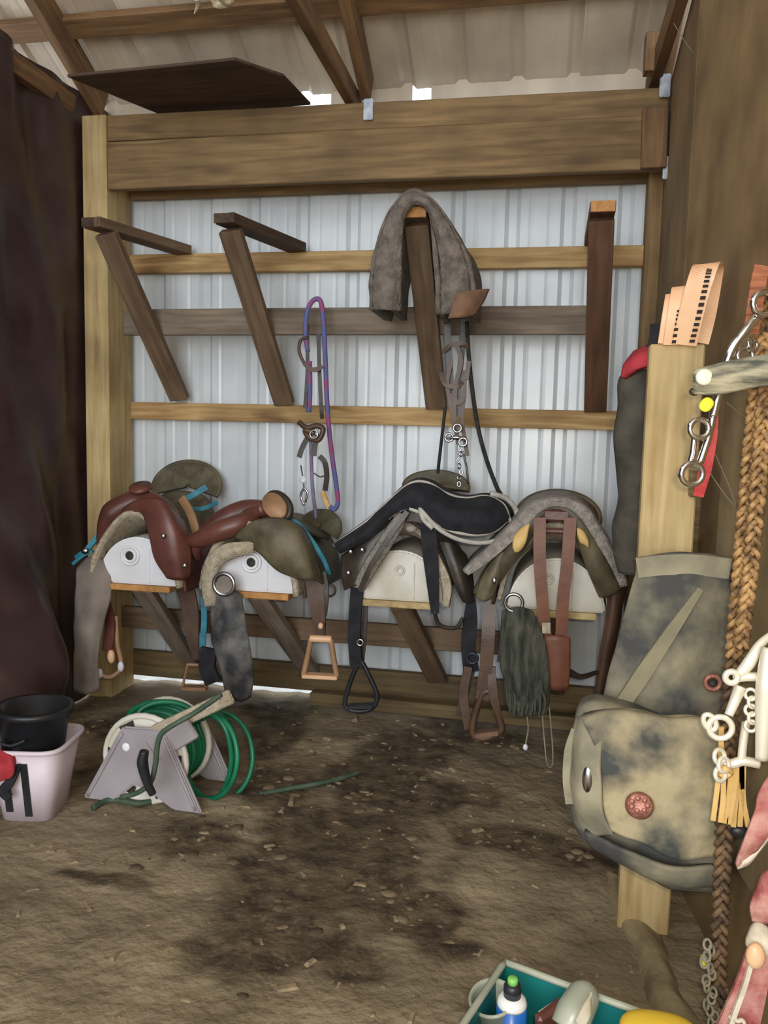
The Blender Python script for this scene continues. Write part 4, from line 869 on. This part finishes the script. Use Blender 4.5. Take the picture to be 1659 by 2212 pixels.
# dusty saddle bag on the post
M('crease_dust', (104, 101, 86), (150, 141, 112), scale=8, lo=.3, hi=.75, rough=.9, bump=.3)
s = empty('saddle_bag', tuple(G(1440, 1880, 1.700)), 'dusty black canvas saddle bag hanging on the front of the post', 'bag')
fl = surf('back_flap', [L((1385, 1205, 1.620), (1440, 1196, 1.625), (1510, 1196, 1.625), (1570, 1206, 1.620)), L((1366, 1262, 1.650), (1430, 1258, 1.660), (1510, 1258, 1.660), (1576, 1264, 1.650)), L((1338, 1370, 1.660), (1420, 1368, 1.690), (1505, 1366, 1.690), (1584, 1372, 1.660)), L((1302, 1520, 1.670), (1400, 1525, 1.700), (1500, 1528, 1.700), (1592, 1525, 1.670)), L((1290, 1640, 1.670), (1400, 1650, 1.690), (1500, 1650, 1.690), (1590, 1640, 1.670))], 'dusty_bag', s, .014, 40, 50, .010)
strap('hem_fold', L((1376, 1226, 1.650), (1430, 1220, 1.655), (1500, 1219, 1.655), (1576, 1228, 1.650)), .048, .014, 'dusty_hem', fl)
pc = blob('pouch', G(1402, 1705, 1.750), (.176, .062, .178), 'dusty_bag', s, 5.0, Matrix.Rotation(R_(-6), 3, 'Z'), .035, 11, 56, -.26)
surf('pouch_flap', [L((1262, 1545, 1.785), (1340, 1530, 1.800), (1440, 1548, 1.805), (1548, 1550, 1.795)), L((1258, 1556, 1.825), (1340, 1548, 1.840), (1440, 1562, 1.845), (1552, 1575, 1.830)), L((1296, 1640, 1.840), (1360, 1640, 1.850), (1450, 1650, 1.855), (1556, 1660, 1.840)), L((1302, 1730, 1.840), (1370, 1760, 1.850), (1455, 1770, 1.855), (1556, 1765, 1.840)), L((1318, 1790, 1.835), (1380, 1815, 1.845), (1455, 1850, 1.850), (1550, 1850, 1.835))], 'dusty_bag_light', pc, .012, 44, 44, .012)
surf('side_gusset', [L((1248, 1550, 1.770), (1262, 1552, 1.815), (1300, 1600, 1.840)), L((1238, 1640, 1.770), (1254, 1650, 1.825), (1300, 1660, 1.850)), L((1240, 1740, 1.770), (1258, 1750, 1.825), (1305, 1760, 1.850)), L((1262, 1795, 1.770), (1285, 1805, 1.815), (1325, 1800, 1.840))], 'dusty_hem', pc, .012, 16, 30, .012)
strap('side_strap', L((1243, 1575, 1.780), (1228, 1620, 1.785), (1224, 1680, 1.790), (1230, 1735, 1.785)), .018, .008, 'dusty_hem', pc)
surf('bottom_edge', [L((1262, 1795, 1.810), (1340, 1830, 1.840), (1440, 1868, 1.845), (1545, 1868, 1.825)), L((1280, 1825, 1.800), (1350, 1862, 1.825), (1440, 1900, 1.830), (1548, 1905, 1.815)), L((1320, 1848, 1.750), (1380, 1880, 1.770), (1450, 1915, 1.770), (1548, 1922, 1.760))], 'dusty_bag', pc, .012, 36, 12, .006)
blob('buckle', G(1271, 1682, 1.840), (.014, .012, .036), 'steel', pc, n=14)
md = lathe('rosette_medallion', [(0, 0), (.026, 0), (.03, .004), (.024, .010), (.012, .012), (0, .013)], G(1381, 1739, 1.862), 'copper', pc, (-.1, -1, .1), 24, 1.0)
for k in range(7): blob('petal', G(1381, 1739, 1.876) + V(.017 * math.cos(k * .9), 0, .014 * math.sin(k * .9)), (.006, .003, .006), 'copper', md, n=8)
ring('eyelet', G(1540, 1475, 1.712), .016, .006, 'copper', fl)
lathe('eyelet_core', [(0, 0), (.011, 0), (.011, .004), (0, .005)], G(1540, 1475, 1.705), 'bung_dark', fl, (0, -1, 0), 16)
strap('crease', L((1512, 1272, 1.680), (1448, 1366, 1.708), (1392, 1450, 1.710), (1340, 1526, 1.708)), [.014, .028, .036, .034], .012, 'crease_dust', fl, m=40)

# braided rope reins hanging down the partition
br = empty('braided_reins', tuple(G(1610, 700, 1.9)), 'long braided tan leather reins hanging in front of the partition', 'reins')
braid('braided_rein', L((1655, 640, 1.90), (1640, 800, 1.92), (1622, 980, 1.92), (1607, 1150, 1.92), (1594, 1300, 1.92), (1584, 1420, 1.92)), .012, .0066, .062, 'braid', br)
braid('braided_rein', L((1668, 760, 1.93), (1650, 900, 1.95), (1638, 1050, 1.95), (1622, 1220, 1.95), (1600, 1400, 1.94)), .011, .0062, .062, 'braid', br)
braid('rein_tail', L((1588, 1400, 1.90), (1576, 1560, 1.90), (1568, 1700, 1.90), (1562, 1850, 1.91), (1556, 1980, 1.92), (1552, 2100, 1.93), (1548, 2240, 1.94)), .013, .0068, .066, 'braid_dark', br)
lr = strap('laced_rein', L((1645, 575, 1.93), (1636, 620, 1.94), (1626, 690, 1.94), (1620, 720, 1.93)), .028, .008, MATS.get('laced') and 'laced' or M('laced', (120, 66, 40), (176, 108, 72), scale=26, stretch=(.4, .4, 3), rough=.6, bump=.4).name, None, m=30)
tag(lr, 'short laced orange-brown leather strip above the chrome bit at the right edge', 'strap')

# wide dusty strap with a white rivet
ds = empty('riveted_strap', tuple(G(1580, 815, 2.02)), 'wide dusty grey leather strap with a white rivet at its end', 'strap')
surf('strap_body', [L((1500, 802, 2.0), (1498, 828, 2.01), (1500, 850, 2.0)), L((1560, 785, 2.02), (1560, 815, 2.03), (1562, 848, 2.02)), L((1620, 774, 2.04), (1620, 808, 2.05), (1622, 836, 2.04)), L((1680, 766, 2.06), (1680, 800, 2.07), (1682, 826, 2.06)), L((1740, 758, 2.08), (1740, 792, 2.09), (1742, 818, 2.08))], 'dusty_strap', ds, .012, 14, 30, .003)
lathe('rivet', [(0, 0), (.014, 0), (.016, .004), (.012, .008), (0, .010)], G(1521, 815, 2.02), 'white_rivet', ds, (0, -1, 0), 24)
blob('dark_tip', G(1500, 846, 2.0), (.010, .006, .008), 'dark_leather', ds, n=12)

# chrome curb bit hanging behind that strap
cb = empty('curb_bit', tuple(G(1560, 820, 1.97)), 'long chrome curb bit hanging behind the riveted strap', 'bit')
tube('shank', L((1638, 680, 1.96), (1612, 712, 1.97), (1585, 748, 1.97), (1568, 790, 1.97), (1552, 850, 1.97), (1540, 900, 1.97)), .0085, 'chrome', cb, 10, 60)
ring('headstall_ring', G(1650, 656, 1.97), .021, .006, 'chrome', cb, (.3, -1, 0))
tube('lower_shank', L((1540, 900, 1.97), (1530, 945, 1.97), (1512, 1000, 1.97)), .007, 'chrome', cb, 10)
tube('lower_shank', L((1500, 945, 1.96), (1496, 980, 1.96), (1488, 1008, 1.96)), .006, 'chrome', cb, 10)
ring('port_ring', G(1511, 926, 1.985), .018, .0055, 'chrome', cb, (.2, -1, .1))
ring('rein_ring', G(1495, 1024, 1.98), .021, .0055, 'chrome', cb, (.25, -1, 0))
blob('rein_knob', G(1471, 1026, 1.98), (.007, .007, .007), 'chrome', cb, n=10)
tubes('cheek_links', [(circ(G(1610, 770, 1.96), .016, (.4, -1, .2)), .0045, True), (circ(G(1626, 745, 1.95), .012, (.8, -1, .2)), .004, True)], 'chrome', cb, 7)
yp = blob('yellow_tag', G(1526, 874, 2.0), (.012, .006, .014), 'yellow_foam', None, 2.4, Matrix.Rotation(R_(35), 3, 'Y'), n=16); tag(yp, 'small bright yellow tag just under the riveted strap', 'tag')
rs = strap('red_strap', L((1545, 870, 1.92), (1538, 940, 1.92), (1524, 1010, 1.92), (1508, 1072, 1.91)), [.012, .02, .024, .02], .004, 'red_nylon', None); tag(rs, 'thin red nylon strap hanging beside the chrome curb bit', 'strap')

# second bit: chrome, with its flash glare painted into the pale colour
b2 = empty('shanked_bit', tuple(G(1600, 1500, 2.02)), 'pale shiny metal bit with rein rings hanging in front of the saddle bag edge', 'bit')
tube('upper_shank', L((1664, 1372, 2.0), (1640, 1395, 2.01), (1618, 1432, 2.02), (1590, 1464, 2.02)), [.007, .009, .012, .009], 'glare_metal', b2, 10)
ring('pivot', G(1580, 1463, 2.03), .011, .006, 'glare_metal', b2)
tube('cross_bar', L((1584, 1466, 2.02), (1610, 1462, 2.02), (1640, 1462, 2.02), (1662, 1460, 2.02)), .009, 'glare_metal', b2, 8)
tube('lower_shank', L((1600, 1482, 2.02), (1588, 1512, 2.02), (1574, 1545, 2.03)), [.012, .010, .008], 'glare_metal', b2, 10)
ring('rein_ring', G(1556, 1572, 2.03), .021, .006, 'glare_metal', b2)
ring('slot_ring', G(1533, 1560, 2.03), .016, .005, 'glare_metal', b2, (0, -1, 0), .65, R_(-30))
tube('long_shank', L((1662, 1400, 2.04), (1654, 1480, 2.05), (1650, 1560, 2.05), (1646, 1640, 2.05)), [.014, .018, .015, .012], 'glare_metal', b2, 12)
tube('hanger', L((1612, 1560, 2.0), (1606, 1600, 2.0), (1602, 1640, 2.0)), .008, 'glare_metal', b2, 8)
tube('bottom_bar', L((1560, 1648, 2.0), (1580, 1650, 2.0), (1605, 1644, 2.0), (1640, 1650, 2.0)), .010, 'glare_metal', b2, 8)
for x, y in ((1554, 1634), (1563, 1652), (1556, 1672)): ring('curb_ring', G(x, y, 2.02), .013, .0045, 'glare_metal', b2, (.7, -1, .3))
for k in range(5): ring('curb_link', G(1622 + 4 * (k % 2), 1500 + k * 17, 2.02), .010, .0035, 'glare_metal', b2, (.8 * (k % 2) - .2, -1, .2))

# rawhide tassel
ts = empty('rawhide_tassel', tuple(G(1575, 1650, 2.0)), 'tassel of yellow rawhide strings hanging below the pale metal bit', 'tassel')
for i, q in enumerate((((1558, 1570, 2.0), (1556, 1640, 1.99), (1548, 1710, 1.99), (1540, 1772, 1.99)), ((1562, 1660, 1.99), (1562, 1720, 1.99), (1556, 1776, 1.99)), ((1580, 1660, 1.98), (1574, 1720, 1.98), (1566, 1778, 1.98)), ((1592, 1650, 1.98), (1584, 1720, 1.98), (1574, 1780, 1.98)), ((1598, 1650, 1.97), (1590, 1720, 1.97), (1584, 1786, 1.97)), ((1602, 1650, 1.97), (1602, 1720, 1.97), (1598, 1785, 1.97)), ((1606, 1650, 1.97), (1605, 1720, 1.97), (1616, 1786, 1.97)))):
    strap('string', L(*q), .0095, .004, 'rawhide', ts)
tube('knot', L((1552, 1668, 2.01), (1566, 1660, 2.02), (1578, 1668, 2.01), (1566, 1676, 2.01)), .006, 'rawhide', ts, 6, 24, True)
blob('black_bead', G(1596, 1796, 1.95), (.020, .012, .014), 'black_plastic', ts, wob=.3, n=14)

# red and white webbing at the right edge
rw = empty('webbing_halter', tuple(G(1640, 1850, 2.1)), 'faded red and dirty white webbing halter hanging at the right edge', 'halter')
surf('red_band', [L((1690, 1640, 2.12), (1650, 1690, 2.12), (1640, 1720, 2.12)), L((1690, 1760, 2.13), (1655, 1770, 2.13), (1622, 1775, 2.13)), L((1660, 1800, 2.13), (1632, 1815, 2.13), (1598, 1835, 2.13)), L((1635, 1835, 2.12), (1612, 1850, 2.12), (1588, 1868, 2.12))], 'faded_red_nylon', rw, .008, 16, 24, .004)
surf('white_backing', [L((1668, 1795, 2.11), (1640, 1835, 2.12), (1610, 1850, 2.12)), L((1655, 1822, 2.11), (1625, 1850, 2.12), (1598, 1865, 2.12)), L((1640, 1840, 2.10), (1615, 1862, 2.11), (1590, 1872, 2.11))], 'dirty_webbing', rw, .008, 12, 12, .006)
surf('red_band', [L((1690, 1880, 2.11), (1665, 1880, 2.12), (1650, 1890, 2.11)), L((1690, 1940, 2.13), (1655, 1940, 2.14), (1622, 1955, 2.13)), L((1690, 2000, 2.12), (1660, 1990, 2.13), (1625, 1985, 2.12))], 'faded_red_nylon', rw, .012, 14, 16, .006)
blob('webbing_knot', G(1645, 2030, 2.13), (.026, .018, .032), 'dirty_webbing', rw, wob=.5, wf=30, n=24)
strap('red_band', L((1640, 2050, 2.14), (1628, 2110, 2.15), (1610, 2170, 2.15), (1590, 2230, 2.15)), [.04, .05, .06, .07], .008, 'faded_red_nylon', rw)
strap('white_edge', L((1622, 2080, 2.155), (1608, 2130, 2.16), (1590, 2180, 2.165), (1574, 2230, 2.165)), .008, .008, 'dirty_webbing', rw)
blob('buckle_pad', G(1632, 2065, 2.16), (.017, .012, .024), 'tan_strap', rw, n=16)
tube('white_cord', L((1575, 2195, 2.16), (1592, 2205, 2.17), (1604, 2204, 2.17), (1612, 2222, 2.17)), .004, 'dirty_webbing', rw, 6)
yp = blob('yellow_plug', G(1520, 2077, 1.92), (.009, .009, .016), 'yellow_foam', None, 2.0, n=16); tag(yp, 'small yellow foam plug hanging low beside the braided rein', 'plug')
cn = empty('rusty_chain', tuple(G(1545, 2160, 1.93)), 'tangle of dusty chain low on the partition under the braided rein', 'chain')
for k in range(14): ring('chain_link', G(1528 + 9 * math.sin(k * 1.7) + k * .6, 2040 + k * 13, 1.955), .010, .003, 'dusty_hem', cn, (math.sin(k * 2.1), -1, .3), .7, 0, 6)

# teal tote with grooming kit
TZ = .2; q0, q1, q2 = GZ(1090, 2078, TZ), GZ(1452, 2212, TZ), GZ(1075, 2300, TZ)
tb = empty('grooming_tote', tuple((q1 + q2) / 2 * V(1, 1, 0).length * 0 + (q1 + q2) / 2 - V(0, 0, TZ)) if False else tuple(V((q1.x + q2.x) / 2, (q1.y + q2.y) / 2, 0)), 'teal plastic grooming tote on the dirt floor by the right wall', 'tote')
e1 = (q1 - q0).normalized(); e2 = V(e1.y, -e1.x, 0); TL, TWd = .40, .24
def tq(a, b, z): return q0 + e1 * (a) + e2 * (b) + V(0, 0, z - TZ)
for nm, (a0, b0), (a1, b1) in (('long_side', (0, 0), (TL, 0)), ('short_side', (0, 0), (0, TWd)), ('long_side', (0, TWd), (TL, TWd)), ('short_side', (TL, 0), (TL, TWd))):
    s_ = plank(nm, tq(a0, b0, TZ / 2), tq(a1, b1, TZ / 2), TZ - .005, .006, (0, 0, 1), 'teal_plastic', tb)
    tube('rim', [tq(a0, b0, TZ), tq(a1, b1, TZ)], .007, 'clear_plastic', s_, 8)
plank('bottom', tq(0, TWd / 2, .006), tq(TL, TWd / 2, .006), TWd, .008, tuple(e2), 'teal_plastic', tb)
def can(name, label, px, py, zt, r, h, parts):
    c = GZ(px, py, zt); c.z = zt - h; t = empty(name, tuple(c), label, 'spray can')
    for nm, prof, m_ in parts: lathe(nm, prof, c, m_, t, (0, 0, 1), 32)
    return t
can('spray_can', 'blue and white spray can with black cap and green nozzle standing in the tote', 1108, 2112, .235, .028, .222, (
    ('can_body', [(.001, 0), (.028, 0), (.0285, .004), (.0285, .168), (.001, .168)], 'can_blue'), ('lower_band', [(.029, .03), (.0292, .031), (.0292, .075), (.029, .076)], 'can_navy'),
    ('shoulder', [(.0285, .168), (.0285, .172), (.026, .180), (.018, .186), (.001, .186)], 'can_white'), ('cap', [(.001, .184), (.0165, .184), (.0165, .205), (.013, .211), (.001, .211)], 'black_plastic'), ('nozzle', [(.001, .210), (.010, .210), (.010, .220), (.007, .223), (.001, .223)], 'can_green')))
bb = empty('bottle', tuple(tq(.19, .09, .02)), 'silver-grey squeeze bottle lying tilted in the teal tote', 'bottle')
tube('bottle_body', [GZ(1222, 2225, .17), GZ(1240, 2190, .19), GZ(1262, 2150, .205), GZ(1268, 2138, .208)], [.030, .034, .030, .02], 'clear_plastic', bb, 16, 24)
strap('label_band', [GZ(1250, 2215, .225), GZ(1268, 2180, .238), GZ(1278, 2155, .24)], .02, .004, 'glare_metal', bb)
rb = empty('brush', tuple(tq(.12, .12, .02)), 'dark red brush with pale bristles in the tote beside the spray can', 'brush')
plank('brush_back', GZ(1160, 2222, .17), GZ(1218, 2178, .18), .05, .02, (0, 0, 1), 'red_leather', rb, .006)
plank('bristles', GZ(1168, 2200, .185), GZ(1214, 2168, .19), .02, .02, (0, 0, 1), 'dirty_webbing', rb, .004)
yb = empty('sponge', tuple(tq(.33, .06, .10)), 'yellow oval sponge on top in the right end of the tote', 'sponge')
blob('sponge_body', GZ(1425, 2238, .2), (.07, .045, .03), 'yellow_plastic', yb, 2.6, n=28)
jar = empty('plastic_scoop', tuple(GZ(1068, 2190, .12)), 'clear greenish plastic scoop at the left end of the tote', 'scoop')
lathe('scoop_bowl', [(.02, -.06), (.036, -.02), (.042, .05), (.046, .055), (.042, .06), (.038, .05), (.03, -.02), (.001, -.055)], GZ(1070, 2205, .13), 'clear_plastic', jar, (-.15, -.2, 1), 28)
plank('scoop_handle', GZ(1070, 2205, .17) + V(0, -.04, 0), GZ(1070, 2205, .15) + V(-.01, -.14, 0), .02, .008, (1, 0, 0), 'clear_plastic', jar, .003)

# tuft of old nest hanging from the purlin, cobwebs in the corner
tf = empty('nest_tuft', tuple(G(480, 6, .95)), 'pale ragged nest tuft stuck to the purlin at the top edge', 'nest')
blob('tuft_body', GZ(478, -6, 2.70), (.055, .03, .028), 'tuft', tf, wob=.6, wf=26, n=28)
tube('tuft_strand', [GZ(425, -4, 2.70), GZ(428, 12, 2.69), GZ(420, 30, 2.68)], [.012, .008, .003], 'tuft', tf, 6)
cw = []
for a in (((1455, 50), (1480, 90), (1500, 118)), ((1510, 20), (1530, 100), (1575, 150)), ((1500, 118), (1535, 60), (1560, 0)), ((1500, 118), (1510, 130), (1535, 140)), ((1520, 1000), (1560, 1060), (1600, 1110)), ((1570, 870), (1610, 900), (1659, 915)), ((1545, 980), (1590, 1090), (1600, 1170))):
    cw.append((L(*[(x, y, .9 if y < 300 else 1.85) for x, y in a]), .0012, False))
co_ = tubes('cobweb', cw, 'cobweb', None, 4); tag(co_, 'dusty cobweb strands across the right plywood partition', 'cobweb', kind='stuff')
